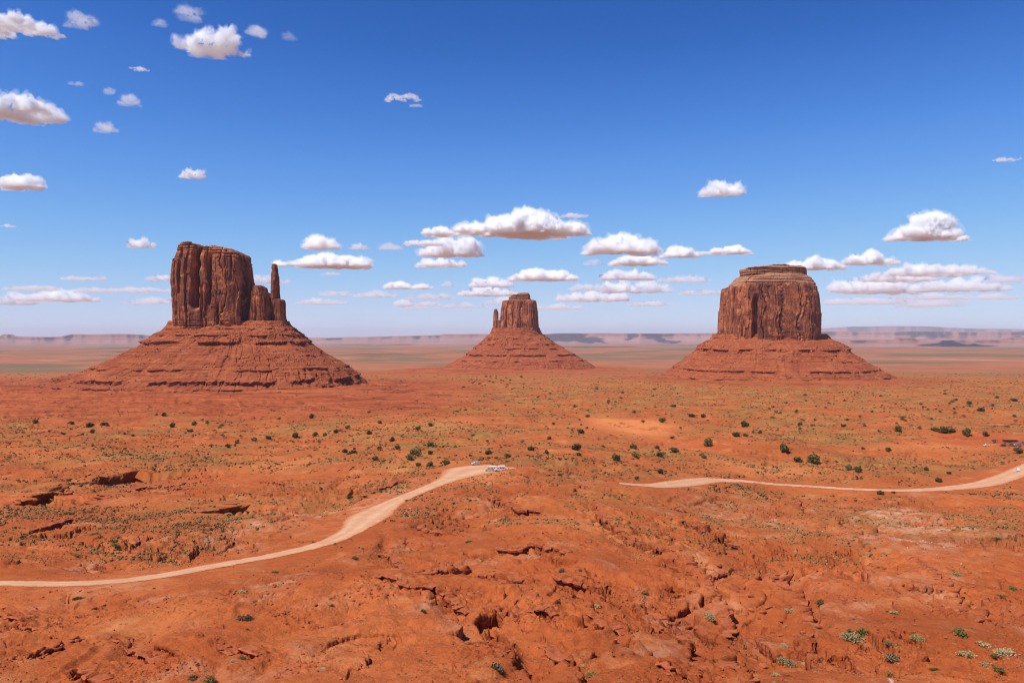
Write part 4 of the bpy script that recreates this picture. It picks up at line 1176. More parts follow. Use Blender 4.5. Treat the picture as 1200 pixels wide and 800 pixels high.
# ------------------------------------------------------------------ plants
def mat_leaf(name, c0, c1, c2):
    nt = NT(name)
    oi = nt.n('ShaderNodeObjectInfo')
    P = nt.n('ShaderNodeTexCoord').outputs['Object']
    n = nt.tex(P, 3.0, 3, 0.7)
    f = nt.math('ADD', nt.math('MULTIPLY', oi.outputs['Random'], 0.45), nt.math('MULTIPLY', n, 0.6))
    c = nt.ramp(f, [(0.25, c0), (0.5, c1), (0.8, c2)])
    return nt.bsdf(c, 0.85, None, spec=0.15)
M['juniper'] = mat_leaf('juniper_leaf', (0.060, 0.056, 0.016), (0.115, 0.098, 0.030), (0.18, 0.14, 0.050))
M['sage'] = mat_leaf('sage_leaf', (0.23, 0.175, 0.075), (0.38, 0.30, 0.14), (0.50, 0.41, 0.20))
M['straw'] = mat_leaf('straw_leaf', (0.26, 0.22, 0.07), (0.42, 0.35, 0.14), (0.55, 0.45, 0.22))
M['green'] = mat_leaf('green_leaf', (0.075, 0.070, 0.016), (0.14, 0.125, 0.030), (0.24, 0.20, 0.055))
M['brown'] = mat_leaf('brown_twig', (0.11, 0.085, 0.04), (0.19, 0.145, 0.075), (0.29, 0.22, 0.13))
M['wood'] = mat_simple('grey_wood', (0.10, 0.07, 0.05), (0.20, 0.15, 0.11), 6.0)

def _quads_at(c, s, rs, asp=1.0):
    n = len(c)
    a = rs.normal(size=(n, 3)); a /= np.linalg.norm(a, axis=1)[:, None]
    b = np.cross(a, rs.normal(size=(n, 3))); b /= np.linalg.norm(b, axis=1)[:, None]
    a = a * s[:, None] * asp; b = b * s[:, None]
    v = np.stack([c - a - b * 0.6, c + a * 0.4 - b, c + a + b * 0.7, c - a * 0.5 + b], 1).reshape(-1, 3)
    return v, np.arange(n * 4).reshape(-1, 4)

def crown_mesh(seed, n=620, mat=None):
    """a broken, clumpy crown one unit in radius resting just above the ground"""
    rs = np.random.RandomState(seed)
    k = rs.randint(8, 13)
    cc = rs.normal(size=(k, 3)); cc /= np.linalg.norm(cc, axis=1)[:, None]
    cc = cc * rs.uniform(0.25, 0.72, (k, 1)) * np.array([1, 1, 0.75]); cc[:, 2] = np.abs(cc[:, 2]) * 1.1 + 0.30
    cr = rs.uniform(0.24, 0.44, k)
    w = rs.randint(0, k, n)
    d = rs.normal(size=(n, 3)); d /= np.linalg.norm(d, axis=1)[:, None]
    p = cc[w] + d * (cr[w] * rs.uniform(0.55, 1.05, n))[:, None]
    p[:, 2] = np.maximum(p[:, 2], rs.uniform(0.02, 0.2, n))
    v, q = _quads_at(p, rs.uniform(0.045, 0.11, n), rs)
    return np_mesh('crown', v, q, smooth=False, mat=mat)

def trunk_mesh(seed):
    rs = np.random.RandomState(seed); vs, qs, off = [], [], 0
    for i in range(6):
        a = rs.uniform(0, 6.28); tip = np.array([math.cos(a) * rs.uniform(0.15, 0.6), math.sin(a) * rs.uniform(0.15, 0.6), rs.uniform(0.5, 0.95)])
        if i == 0: tip = np.array([0.05, 0.02, 0.9])
        P = [np.array([0, 0, -0.15]), tip * 0.35 + rs.normal(size=3) * 0.04, tip * 0.7 + rs.normal(size=3) * 0.05, tip]
        rad = [0.07, 0.05, 0.03, 0.01]
        ring = np.array([[math.cos(t), math.sin(t), 0] for t in np.linspace(0, 2 * np.pi, 6, endpoint=False)])
        v = np.concatenate([p + ring * r * (1.0 if i == 0 else 0.6) for p, r in zip(P, rad)])
        vs.append(v); qs.append(grid_quads(4, 6, True) + off); off += len(v)
    return np_mesh('trunk', np.concatenate(vs), np.concatenate(qs), smooth=True, mat=M['wood'])

def shrub_mesh(seed, mat, n=420, wide=1.0, tall=0.9):
    """a dome of fine upright twigs with small leaves at their tips, one unit in radius"""
    rs = np.random.RandomState(seed)
    k = rs.randint(3, 6)
    cen = np.c_[rs.uniform(-0.45, 0.45, (k, 2)) * wide, np.zeros(k)]
    cr = rs.uniform(0.4, 0.75, k)
    w = rs.randint(0, k, n)
    a = rs.uniform(0, 2 * np.pi, n); el = rs.uniform(0.12, 1.5, n)
    L = cr[w] * rs.uniform(0.7, 1.1, n)
    tip = cen[w] + np.stack([np.cos(a) * np.cos(el) * L, np.sin(a) * np.cos(el) * L, np.sin(el) * L * tall], 1)
    b0 = cen[w] * 0.9 + (tip - cen[w]) * 0.25
    side = np.cross(tip - b0, rs.normal(size=(n, 3))); side /= np.linalg.norm(side, axis=1)[:, None]
    side *= rs.uniform(0.018, 0.034, (n, 1))
    tv = np.stack([b0 - side, b0 + side, tip], 1).reshape(-1, 3)
    lv, lq = _quads_at(tip * np.array([1, 1, 0.95]), rs.uniform(0.028, 0.06, n), rs, 1.5)
    V = np.concatenate([lv, tv]); T = np.arange(n * 3).reshape(-1, 3) + len(lv)
    return np_mesh('foliage', V, lq, T, smooth=False, mat=mat)

JUN = [(crown_mesh(s, 640, M['juniper']), trunk_mesh(s)) for s in range(6)]
JUN_S = [crown_mesh(40 + s, 260, M['juniper']) for s in range(5)]
SHR = {k: [shrub_mesh(70 + s + 10 * i, M[k]) for s in range(4)] for i, k in enumerate(('sage', 'straw', 'green', 'brown'))}
SHR_S = {k: [shrub_mesh(170 + s + 10 * i, M[k], 150) for s in range(3)] for i, k in enumerate(('sage', 'straw', 'green', 'brown'))}
prs = np.random.RandomState(77)
GJ = 'dark junipers scattered over the red plain'
GS = {'sage': 'pale sage shrubs on the red ground', 'straw': 'straw-yellow shrubs on the red ground', 'green': 'green shrubs on the red ground', 'brown': 'brown twiggy shrubs on the red ground'}
LJ = 'small dark green juniper, one of many dotted over the red plain before the buttes'
LS = {'sage': 'small pale grey-green sage shrub, one of many dotted over the red foreground slopes',
      'straw': 'small straw-yellow tufted shrub, one of many on the red foreground ground',
      'green': 'small bright green shrub, one of several on the red foreground ground',
      'brown': 'small brown twiggy shrub, one of several on the red foreground ground'}
TAKEN = []
def place_juniper(px, py, w, label=None):
    x, y, z = land(px, py)
    r = 0.70 * w * y / F
    TAKEN.append((x, y, r))
    rz = prs.uniform(0, 6.28); hs = prs.uniform(0.75, 1.05)
    if w >= 6:
        cm, tm = JUN[prs.randint(len(JUN))]
        o = empty('juniper', (x, y, z - 0.05 * r), rz); o.scale = (r, r, r * hs)
        c = bpy.data.objects.new('crown', cm); link(c, o)
        t = bpy.data.objects.new('trunk', tm); link(t, o)
    else:
        o = link(bpy.data.objects.new('juniper', JUN_S[prs.randint(len(JUN_S))]))
        o.location = (x, y, z - 0.08 * r); o.rotation_euler = (0, 0, rz); o.scale = (r, r, r * hs)
    tag(o, label or LJ, 'juniper', GJ if not label else None)
    return o
def place_shrub(px, py, w, kind='sage', label=None, flat=1.0):
    x, y, z = land(px, py)
    r = 0.66 * w * y / F
    TAKEN.append((x, y, r))
    src = SHR if w > 7 else SHR_S
    me = src[kind][prs.randint(len(src[kind]))]
    o = bpy.data.objects.new('shrub', me); link(o)
    o.location = (x, y, z - 0.04 * r); o.rotation_euler = (0, 0, prs.uniform(0, 6.28))
    o.scale = (r, r, r * prs.uniform(0.75, 1.0) * flat)
    tag(o, label or LS[kind], 'shrub', GS[kind] if not label else None)
    return o

# junipers read off the photograph: (x, y, width) in photograph pixels
Z5 = [(22,242,6),(98,262,6),(135,222,6),(98,186,4),(180,285,7),(270,245,6),(314,233,6),(407,185,4),(437,182,4),(463,271,5),(312,298,10),(512,290,4),(196,312,8),(133,313,6),(41,327,7),(15,324,7),(94,313,5),(118,350,8),(262,328,12),(243,345,9),(314,330,6),(271,371,7),(313,371,8),(368,362,9),(517,327,8),(545,348,5),(585,340,8),(454,340,5),(665,315,8),(731,278,6),(721,328,6),(747,228,5),(844,253,9),(829,310,12),(836,336,6),(865,201,6),(821,168,5),(1027,186,5),(1127,215,9),(1060,218,5),(1029,310,8),(967,348,11),(1035,338,8),(1110,312,6),(1118,335,9),(1170,318,10),(1164,275,6),(918,307,5),(1038,420,6),(820,464,5),(228,498,4),(142,466,5),(28,487,6),(1168,165,6),(892,113,3),(735,120,4),(690,135,3.5),(940,148,5),(965,150,4),(674,150,3),(484,150,3),(577,162,3),(770,355,5),(1120,395,7)]
Z6 = [(32,198,8),(72,201,6),(186,265,10),(221,267,6),(251,258,5),(273,258,6),(92,297,12),(77,345,7),(355,323,13),(217,228,11),(405,355,9),(463,350,17),(585,385,8),(618,389,10),(565,234,6),(636,236,5),(691,253,5),(759,249,9),(831,242,5),(890,246,9),(920,249,12),(945,252,9),(1000,260,11),(1064,266,8),(722,323,7),(634,317,5),(858,386,6),(899,425,9),(935,400,6),(502,170,4),(328,186,5),(316,207,5),(400,182,5),(663,185,4),(846,170,4),(950,150,5),(1005,155,7),(1048,180,7),(1110,135,5),(1168,143,8),(1140,240,5),(420,215,5),(413,229,6),(457,235,5),(772,212,5),(740,468,5),(693,468,8),(1178,325,10),(862,178,4),(905,186,4),(958,176,4),(1165,200,5)]
Z4 = [(575,316,6),(548,317,4),(606,354,7),(683,350,6),(669,374,6),(728,347,5),(772,360,5),(782,353,5),(710,334,4),(366,347,7),(318,355,9),(251,347,6),(290,384,5),(220,382,5),(325,377,6),(468,388,5),(1097,321,7),(1038,395,8),(1109,386,7),(1143,386,6),(1182,376,6),(894,401,7),(945,397,7),(1122,409,5),(801,430,6),(835,412,6),(1128,578,5),(124,340,6),(740,425,5)]
LAB_J = {(6, 463): 'widest dark juniper on the red slope right of centre, above the right road', (5, 262): 'larger of two touching dark junipers left of the parked vehicles',
         (6, 92): 'dark round juniper on bare red ground below the right butte, at its left'}
for z, L, ox, oy in ((5, Z5, 400, 420), (6, Z6, 800, 420), (4, Z4, 0, 380)):
    for a, b, w in L:
        place_juniper(ox + a / 3.0, oy + b / 3.0 + w * 0.35, w, LAB_J.get((z, a)))
njun = len(Z5) + len(Z6) + len(Z4)
# the rest of them thin out towards the buttes
def rand_px(n, x0, x1, y0, y1, pw=1.0):
    return [(prs.uniform(x0, x1), y0 + (y1 - y0) * prs.uniform(0, 1) ** pw) for _ in range(n)]
for a, b in rand_px(26, 540, 620, 441, 457): place_juniper(a, b, prs.uniform(2.0, 3.6))
for a, b in rand_px(40, 960, 1215, 458, 500): place_juniper(a, b, prs.uniform(2.4, 5.0))
for a, b in rand_px(44, 620, 1000, 452, 505): place_juniper(a, b, prs.uniform(2.0, 4.6))
for a, b in rand_px(26, -20, 560, 483, 540): place_juniper(a, b, prs.uniform(2.2, 4.5))

NAMED = [
    (581.5, 784, 22, 'brown', 'large brown twiggy bush alone at the bottom centre of the photo', 1.2),
    (289, 726, 16, 'brown', 'rounded brown-green bush with a hard shadow on the slope under the left road', 1.2),
    (962, 708, 12, 'green', 'upright dark green bush beside the rock ledge in the right foreground', 1.3),
    (1011, 742, 15, 'green', 'dark green bush behind a low grey mat of shrub at lower right', 1.1),
    (1000, 749, 30, 'sage', 'wide low grey-green mat of shrub in front of a dark green bush', 0.5),
    (994.5, 740, 9, 'brown', 'small grey-brown shrub left of the dark green bush at lower right', 0.9),
    (1074, 749, 15, 'straw', 'pale straw tuft alone left of the big dark bush at lower right', 0.8),
    (1048.5, 773, 19, 'brown', 'double brown shrub in the middle of the flat ground at lower right', 1.0),
    (1040, 759, 11, 'brown', 'greyish shrub just above the double brown shrub at lower right', 1.0),
    (1051, 760, 8, 'straw', 'small yellow shrub just above the double brown shrub at lower right', 1.0),
    (1126, 744, 20, 'green', 'big dark green-grey bush beneath the broken ledge at far right', 1.15),
    (1152, 756, 19, 'straw', 'low straw-green shrub nearest below the broken ledge at far right', 0.6),
    (1133, 766, 18, 'straw', 'bright yellow-green low shrub at lower right, left of the grey-blue one', 0.6),
    (1177, 766, 22, 'sage', 'grey-blue rounded shrub near the right edge at lower right', 0.7),
    (1166, 769, 10, 'green', 'small green shrub touching the left of the grey-blue one', 0.7),
    (1155, 781, 16, 'sage', 'greyish shrub left of the green one near the bottom right corner', 0.9),
    (1170.5, 785, 13, 'green', 'green shrub nearest to the bottom right corner', 0.9),
    (1093, 784, 11, 'green', 'dark green low shrub alone in the bottom right flat', 0.8),
    (1041.5, 791, 9, 'green', 'small dark green shrub near the bottom edge right of centre', 0.9),
    (921, 776, 18, 'sage', 'wide grey-green shrub near the bottom edge, right of centre', 0.8),
    (945, 780, 9, 'straw', 'pale straw shrub right of the wide grey-green one near the bottom edge', 0.9),
    (909, 792, 10, 'straw', 'straw-coloured shrub near the bottom edge below the ledges', 0.9),
    (919, 757, 9, 'sage', 'pale shrub above the wide grey-green one near the bottom edge', 0.9),
    (1047, 717, 11, 'straw', 'pale tuft high on the smooth red slope at right', 0.7),
    (832, 727, 12, 'sage', 'round grey sage among the boulders at lower right', 1.2),
    (924, 717, 10, 'sage', 'grey shrub left of the upright green bush by the ledge', 0.9),
    (1189, 690, 13, 'green', 'flat dark green shrub at the right edge above the broken ledge', 0.6),
    (1174.5, 699, 10, 'green', 'small green shrub just left of the right edge', 0.7),
    (1120, 673, 12, 'straw', 'yellow-green shrub on the slope above the broken ledge', 0.7),
    (1170, 631, 9, 'green', 'bright green shrub on the pale ground at far right', 0.6),
    (694, 791, 15, 'green', 'low dark green shrub at the bottom edge right of centre', 0.6),
    (683, 781, 9, 'straw', 'rounded yellow-green shrub above a dark green one at the bottom edge', 1.1),
    (701, 710, 12, 'sage', 'long pale sage in the middle of the red foreground', 0.6),
    (756, 696, 9, 'green', 'dark green shrub between the ledges right of centre', 1.1),
    (657, 670, 10, 'brown', 'brown-grey shrub below a broken ledge near centre', 1.2),
    (681, 668, 7, 'green', 'flat green shrub right of the brown-grey one near centre', 0.7),
    (495.5, 718, 7.5, 'green', 'dark green shrub on a ledge tip left of centre', 1.3),
    (416, 655, 8, 'green', 'dark green shrub just below the bend of the left road', 1.1),
    (549, 635, 8, 'green', 'bright green shrub on the slope below the parked vehicles', 0.7),
    (91.5, 702, 12, 'green', 'dark green shrub under the left road near the left edge', 0.7),
    (89.5, 652, 10, 'green', 'dark green shrub above the left road near the left edge', 0.7),
    (137, 639, 12, 'green', 'olive shrub on red sand above the left road', 0.6),
    (108.5, 626, 11, 'green', 'olive shrub below the second shadowed hollow at left', 0.6),
    (79, 603, 11, 'green', 'olive shrub just below the big shadowed hollow at left', 0.8),
    (245, 797, 16, 'green', 'dark green bush cut by the bottom edge at left', 0.8),
    (226, 796, 13, 'brown', 'grey twiggy bush at the bottom edge beside a green one', 0.9),
    (285, 772, 9, 'green', 'dark green shrub near the bottom at left', 1.1),
    (270, 775, 8, 'sage', 'pale shrub left of a dark green one near the bottom', 0.8),
    (378, 784, 8, 'sage', 'pale grey shrub low on the smooth slope at left of centre', 0.6),
    (388, 711, 8, 'brown', 'brown shrub on the smooth slope left of centre', 1.0),
    (299, 706, 7, 'green', 'small dark shrub above the rounded bush under the left road', 0.9),
    (283, 694, 9, 'sage', 'olive-grey shrub below the mound beside the left road', 0.9),
    (322, 671, 8, 'green', 'small green shrub under the left road right of the mound', 0.8),
    (290, 738, 5, 'green', 'tiny dark shrub just below the rounded bush at left', 0.9),
    (1017, 641, 8, 'sage', 'grey shrub on the pale rubble right of centre', 0.9),
    (1083, 643, 6, 'brown', 'dark shrub at the end of the rubble patch at right', 0.8),
]
for (a, b, w, kd, lab, fl) in NAMED: place_shrub(a, b, w, kd, lab, fl)
# the many small ones, thicker in the middle and right foreground
cnt = 0
while cnt < 250:
    a = prs.uniform(-10, 1210); b = 600 + 200 * prs.uniform(0, 1) ** 0.8
    dens = float(fbm2(np.array([a / 70.0]), np.array([b / 40.0]), 401, 3)[0]) + 0.25 + 0.25 * (a > 550) + 0.2 * (430 < a < 560 and b > 720)
    if prs.uniform(0, 0.8) > dens: continue
    x, y, z = land(a, b)
    if min(np.hypot(P_[:, 0] - x, P_[:, 1] - y).min() - P_[0, 2] for P_ in ROADW.values()) < 1: continue
    kd = ('sage', 'straw', 'green', 'brown')[prs.choice(4, p=[0.55, 0.16, 0.17, 0.12])]
    place_shrub(a, b, prs.uniform(2.6, 5.4) * (0.6 + 0.5 * (b - 600) / 200), kd, None, prs.uniform(0.7, 1.1)); cnt += 1
print('plants', njun, cnt, round(time.time() - T0, 1))

# ground cover nobody could count: low tufts between the bushes
def tuft_field(name, n, r_lo, r_hi, mat, size, seed, dens, blades=7, kindw=None):
    rs = np.random.RandomState(seed)
    rows = np.arange(6, len(RD) - 4)
    pyr = GPY[6:len(RD) - 4, len(UC) // 2]
    rr = rows[(RD[rows] > r_lo) & (RD[rows] < r_hi)]
    wts = np.abs(np.gradient(HY - F * base_h(0 * RD[rr], RD[rr]) / RD[rr])); wts /= wts.sum()
    r = rs.choice(rr, n * 4, p=wts); c = rs.randint(36, len(UC) - 36, n * 4)
    keep = (dens[r, c] > rs.uniform(0, 1, n * 4)) & (RDIST[r, c] > 0.6)
    r, c = r[keep][:n], c[keep][:n]
    m = len(r)
    fx, fy = rs.uniform(0, 1, m), rs.uniform(0, 1, m)
    P = np.stack([GX2[r, c] * (1 - fx) + GX2[r, c + 1] * fx, GY2[r, c], GZ[r, c] * (1 - fx) + GZ[r, c + 1] * fx], 1)
    s = size(rs.uniform(0, 1, m), P[:, 1])
    a = rs.uniform(0, 2 * np.pi, (m, blades)); ln = rs.uniform(0.6, 1.0, (m, blades))
    dirn = np.stack([np.cos(a), np.sin(a), 0 * a], -1)
    sidev = np.stack([-np.sin(a), np.cos(a), 0 * a], -1)
    tipz = rs.uniform(0.5, 0.95, (m, blades))[..., None] * np.array([0, 0, 1.0])
    S = s[:, None, None]
    b0 = P[:, None] - sidev * 0.36 * S; b1 = P[:, None] + sidev * 0.36 * S
    tp = P[:, None] + (dirn * 0.55 * ln[..., None] + tipz * 0.75) * S
    t2 = P[:, None] + (dirn * 1.0 * ln[..., None] + tipz * 0.25) * S
    V = np.stack([b0, b1, tp, b1, t2, tp], 2).reshape(-1, 3)
    T = np.arange(len(V)).reshape(-1, 3)
    o = link(bpy.data.objects.new(name, np_mesh(name, V, None, T, smooth=False, mat=mat))); tag(o, kind='stuff')
M['scrub_green'] = mat_simple('scrub_green', (0.17, 0.125, 0.045), (0.30, 0.21, 0.080), 0.02)
M['scrub_pale'] = mat_simple('scrub_pale', (0.30, 0.20, 0.075), (0.46, 0.32, 0.14), 0.02)
dens = np.clip(-0.12 + 1.0 * grass + 0.9 * fbm2(GX / 24, GY / 24, 421, 3) + 0.7 * fbm2(GX / 90, GY / 90, 423, 3), 0, 1)
bare = np.exp(-((GX - px_world(735, 497)[0]) / 60) ** 2 - ((GY - px_world(735, 497)[1]) / 120) ** 2)
dens = dens * (1 - np.clip(bare * 1.3, 0, 1))
dn = np.clip(0.25 + fbm2(GX / 16, GY / 16, 425, 3), 0, 1)
tuft_field('scrub', 34000, 240, 2600, M['scrub_green'], lambda u, y: (0.34 + 0.75 * u ** 3) * np.interp(y, [240, 600, 1500, 2600], [1, 1.25, 2.0, 2.6]), 431, dens)
M['scrub_dark'] = mat_simple('scrub_dark', (0.075, 0.060, 0.022), (0.14, 0.105, 0.038), 0.02)
tuft_field('scrub', 9000, 430, 2700, M['scrub_dark'], lambda u, y: (0.55 + 0.9 * u ** 2) * np.interp(y, [240, 600, 1500, 2600], [1, 1.2, 1.8, 2.4]), 439, dens ** 1.3)
tuft_field('dry_grass', 17000, 220, 1600, M['scrub_pale'], lambda u, y: (0.22 + 0.30 * u) * np.interp(y, [200, 600, 1500], [1, 1.3, 1.9]), 433, dens)
tuft_field('dry_grass', 1800, 112, 260, M['scrub_pale'], lambda u, y: 0.10 + 0.22 * u ** 2, 435, dn)
tuft_field('scrub', 900, 112, 260, M['scrub_green'], lambda u, y: 0.10 + 0.22 * u ** 2, 437, dn)

# ------------------------------------------------------------------ boulders and rubble
def mat_rock(name, k=1.0):
    nt = NT(name); P = nt.n('ShaderNodeNewGeometry').outputs['Position']
    n = nt.tex(P, 0.9, 5, 0.7)
    bed = nt.tex(P, 1.0, 4, 0.6, (0.3, 0.3, 4.0))
    c = nt.ramp(n, [(0.35, (0.30 * k, 0.072 * k, 0.028 * k)), (0.65, (0.46 * k, 0.13 * k, 0.05 * k))])
    c = nt.mix(nt.ramp(bed, [(0.5, 0.0), (0.65, 0.6)]), c, (0.24 * k, 0.06 * k, 0.027 * k))
    return nt.bsdf(c, 0.95, nt.tex(P, 3.0, 6, 0.75), 0.7, 0.12, 0.1)
M['boulder'] = mat_rock('red_sandstone_boulder')
M['pale_rock'] = mat_simple('pale_rubble', (0.42, 0.22, 0.13), (0.66, 0.44, 0.30), 0.08)
BM = []
for s in range(10):
    v, f = unit_rock(200 + s, 2)
    v = v * (1 + 0.10 * pn3(v[:, 0] * 2.5, v[:, 1] * 2.5, v[:, 2] * 2.5, s))[:, None]
    me = np_mesh('boulder', v, None, f, smooth=True, mat=M['boulder'])
    try: me.set_sharp_from_angle(angle=R(28))
    except Exception: pass
    BM.append(me)
brs = np.random.RandomState(91)
BS = [(880, 716, 11), (893, 719, 9), (890, 725, 6), (901, 712, 9), (861, 692, 12), (872, 690, 8), (880, 700, 9), (935, 682, 10), (910, 678, 8), (915, 745, 9), (951, 746, 9), (940, 742, 7), (893, 781, 12), (1148, 728, 10), (1128, 716, 9), (1167, 732, 8),
      (1073, 733, 6), (1186, 716, 8), (1003, 610 + 60, 6), (843, 663, 9), (792, 733, 12), (806, 738, 10), (776, 739, 7), (795, 729, 7), (730, 723, 8), (764, 713, 6), (1000, 671, 7), (1136, 671, 7), (887, 598, 5), (1044, 799, 9)]
for i, (a, b, w) in enumerate(BS):
    x, y, z = land(a, b)
    o = link(bpy.data.objects.new('boulder', BM[i % len(BM)])); s_ = 0.55 * w * y / F
    o.location = (x, y, z + 0.22 * s_); o.rotation_euler = (brs.uniform(-.25, .25), brs.uniform(-.25, .25), brs.uniform(0, 6.28)); o.scale = (s_, s_ * brs.uniform(.8, 1), s_ * brs.uniform(.7, 1.0))
    if i == 29: o.data = BM[3].copy(); o.data.materials.clear(); o.data.materials.append(M['pale_rock'])
    tag(o, 'pale tan boulder at the bottom edge of the photo right of centre' if i == 29 else 'rounded red boulder, one of the cluster among the broken ledges at lower right', 'boulder', None if i == 29 else 'large red boulders among the ledges at lower right')
nb = 0
for Pr, hgt, reach in LEDGE_FEET:
    L = np.hypot(*(Pr[-1] - Pr[0])); k = int(np.clip(L / 5.0, 2, 8))
    n = np.array([-(Pr[-1, 1] - Pr[0, 1]), Pr[-1, 0] - Pr[0, 0]]); n /= np.linalg.norm(n)
    if n[1] < 0: n = -n
    for _ in range(k):
        if nb >= 205: break
        t = brs.uniform(0.05, 0.95) * (len(Pr) - 1); i = int(t); p = Pr[i] + (Pr[min(i + 1, len(Pr) - 1)] - Pr[i]) * (t - i)
        p = p - n * (0.3 + abs(brs.normal()) * 0.22 * reach) + brs.normal(size=2) * 0.3
        if p[1] < 90: continue
        if min(np.hypot(P_[:, 0] - p[0], P_[:, 1] - p[1]).min() - P_[0, 2] for P_ in ROADW.values()) < 2: continue
        s_ = brs.uniform(0.25, 0.75) * np.interp(p[1], [120, 400], [0.8, 1.7]) * (0.6 + 0.2 * hgt)
        z = float(land_z(np.array([p[0]]), np.array([p[1]]))[0])
        o = link(bpy.data.objects.new('boulder', BM[brs.randint(len(BM))]))
        o.location = (p[0], p[1], z + 0.15 * s_); o.rotation_euler = (brs.uniform(-.3, .3), brs.uniform(-.3, .3), brs.uniform(0, 6.28)); o.scale = (s_ * brs.uniform(.9, 1.3), s_, s_ * brs.uniform(.6, 1.0))
        tag(o, 'small fallen red rock, one of many lying at the foot of a broken ledge', 'rock', 'fallen rocks at the feet of the ledges')
        o.name = 'fallen_rock'; nb += 1

def rock_ledge(Pr, hgt, reach, seed):
    rs = np.random.RandomState(seed)
    P = resample(Pr, 0.7); m = len(P)
    if m < 6: return
    d = np.gradient(P, axis=0); d /= np.linalg.norm(d, axis=1)[:, None] + 1e-9
    ker = np.ones(7) / 7
    n = np.stack([-d[:, 1], d[:, 0]], 1)
    if (P[-1, 0] - P[0, 0]) < 0 and n[:, 1].mean() < 0 or n[:, 1].mean() < 0: n = -n
    reach_ = min(reach, 14)
    # the same wander as the step in the land
    wob = reach_ * (0.16 * pn2(P[:, 0] / reach * 2.2, P[:, 1] / reach * 2.2, 79) + 0.06 * pn2(P[:, 0] / 2.2, P[:, 1] / 2.2, 82))
    P = P - n * wob[:, None]
    i = 0; vs, qs, off = [], [], 0
    while i < m - 2:
        L = rs.randint(2, 7); j = min(i + L, m - 1)
        t = (i + j) * 0.5 / m
        e = min(1.0, 4 * t, 4 * (1 - t)) * rs.uniform(0.6, 1.25)
        gap = rs.uniform(0, 1) < 0.14
        out_ = rs.uniform(-0.3, 1.05) * min(1.0, hgt / 2); top = rs.uniform(-0.12, 0.22) * hgt * 0.5
        th = (0.45 + 0.16 * min(1, hgt / 3)) * hgt * e
        if not gap and th > 0.12:
            idx = np.arange(i, j + 1); pp = P[idx]; nn = n[idx]
            zl = land_z(pp[:, 0] + nn[:, 0] * 1.6, pp[:, 1] + nn[:, 1] * 1.6)
            zc = 0.5 * zl + 0.5 * zl.mean() + top
            k = len(idx); J = lambda a: rs.uniform(-a, a, k)
            rows = []
            for o_, z_ in ((2.6, -0.35 * hgt - 0.2), (1.5, 0.02), (-0.35 - out_, 0.03), (-0.55 - out_, -0.30 * th), (-0.42 - out_, -0.95 * th), (1.15, -1.05 * th), (1.9, -1.0 * th)):
                q = pp + nn * (o_ + J(0.14))[:, None]
                rows.append(np.stack([q[:, 0], q[:, 1], zc + z_ + J(0.05 * min(hgt, 2))], 1))
            V = np.stack(rows, 0)
            vs.append(V.reshape(-1, 3)); R_ = len(rows)
            qd = grid_quads(R_, k, False)
            wrap = np.stack([np.arange(k - 1) + (R_ - 1) * k, np.arange(1, k) + (R_ - 1) * k, np.arange(1, k), np.arange(k - 1)], -1)
            qs.append(np.concatenate([qd, wrap]) + off)
            # end faces
            for c_ in (0, k - 1):
                col = np.arange(R_) * k + c_ + off
                qs.append(np.array([[col[0], col[1], col[2], col[6]], [col[6], col[2], col[3], col[5]], [col[5], col[3], col[4], col[4]]])[:2])
            off += R_ * k
        i = j
    if not vs: return
    me = np_mesh('rock_ledge', np.concatenate(vs), np.concatenate(qs), smooth=False, mat=M['boulder'])
    o = link(bpy.data.objects.new('rock_ledge', me))
    tag(o, 'low broken ledge of layered red rock, one of many stepping across the foreground slopes', 'rock ledge', 'rock ledges crossing the foreground')
for k_, (Pr, hgt, reach) in enumerate(LEDGE_FEET):
    if Pr[:, 1].mean() < 480: rock_ledge(Pr, min(hgt * (1.25 if Pr[:, 0].mean() > 20 else 1.0), 4.2), reach, 500 + k_)

def rubble_field(name, n, weight, mat, smin, smax, seed, units):
    rs = np.random.RandomState(seed)
    rr = np.where((RD > 108) & (RD < 520))[0]
    wts = np.abs(np.gradient(HY - F * base_h(0 * RD[rr], RD[rr]) / RD[rr])); wts /= wts.sum()
    r = rs.choice(rr, n * 8, p=wts); c = rs.randint(36, len(UC) - 36, n * 8)
    keep = (weight[r, c] > rs.uniform(0, 1, n * 8)) & (RDIST[r, c] > 1.0)
    r, c = r[keep][:n], c[keep][:n]
    P = np.stack([GX2[r, c] + rs.uniform(-.2, .2, len(r)), GY2[r, c] + rs.uniform(-.2, .2, len(r)), GZ[r, c]], 1)
    s_ = (smin + (smax - smin) * rs.uniform(0, 1, len(r)) ** 3) * np.interp(P[:, 1], [110, 300, 520], [0.75, 1.3, 2.0])
    o = scatter_mesh(name, units, P, s_, None, mat, rs, 0.15, flat=(0.6, 1.3)); tag(o, kind='stuff')
wr = np.clip(0.04 + 1.3 * rk * np.clip(fbm2(GX / 12, GY / 12, 441, 3) + 0.2, 0, 1) + 0.6 * np.clip(ROCK, 0, 1), 0, 1)
rubble_field('rubble', 13000, wr, M['boulder'], 0.08, 0.55, 451, tinyrocks)
for nm in ('pale_rubble',):
    wp = np.zeros_like(GX)
    for a in ((1062, 640, 48, 9, 1.0), (1085, 650, 20, 5, 0.7), (1075, 612, 40, 8, 0.35), (300, 612, 28, 8, 0.8), (255, 628, 16, 7, 0.9), (370, 598, 26, 7, 0.7), (920, 610, 30, 10, 0.3), (1010, 635, 20, 6, 0.8), (480, 600, 30, 12, 0.35), (960, 625, 8, 3, 0.6)):
        patch(*a, wp)
    rubble_field(nm, 3200, np.clip(wp, 0, 1), M['pale_rock'], 0.16, 0.50, 461, tinyrocks)
print('rocks', nb, round(time.time() - T0, 1))

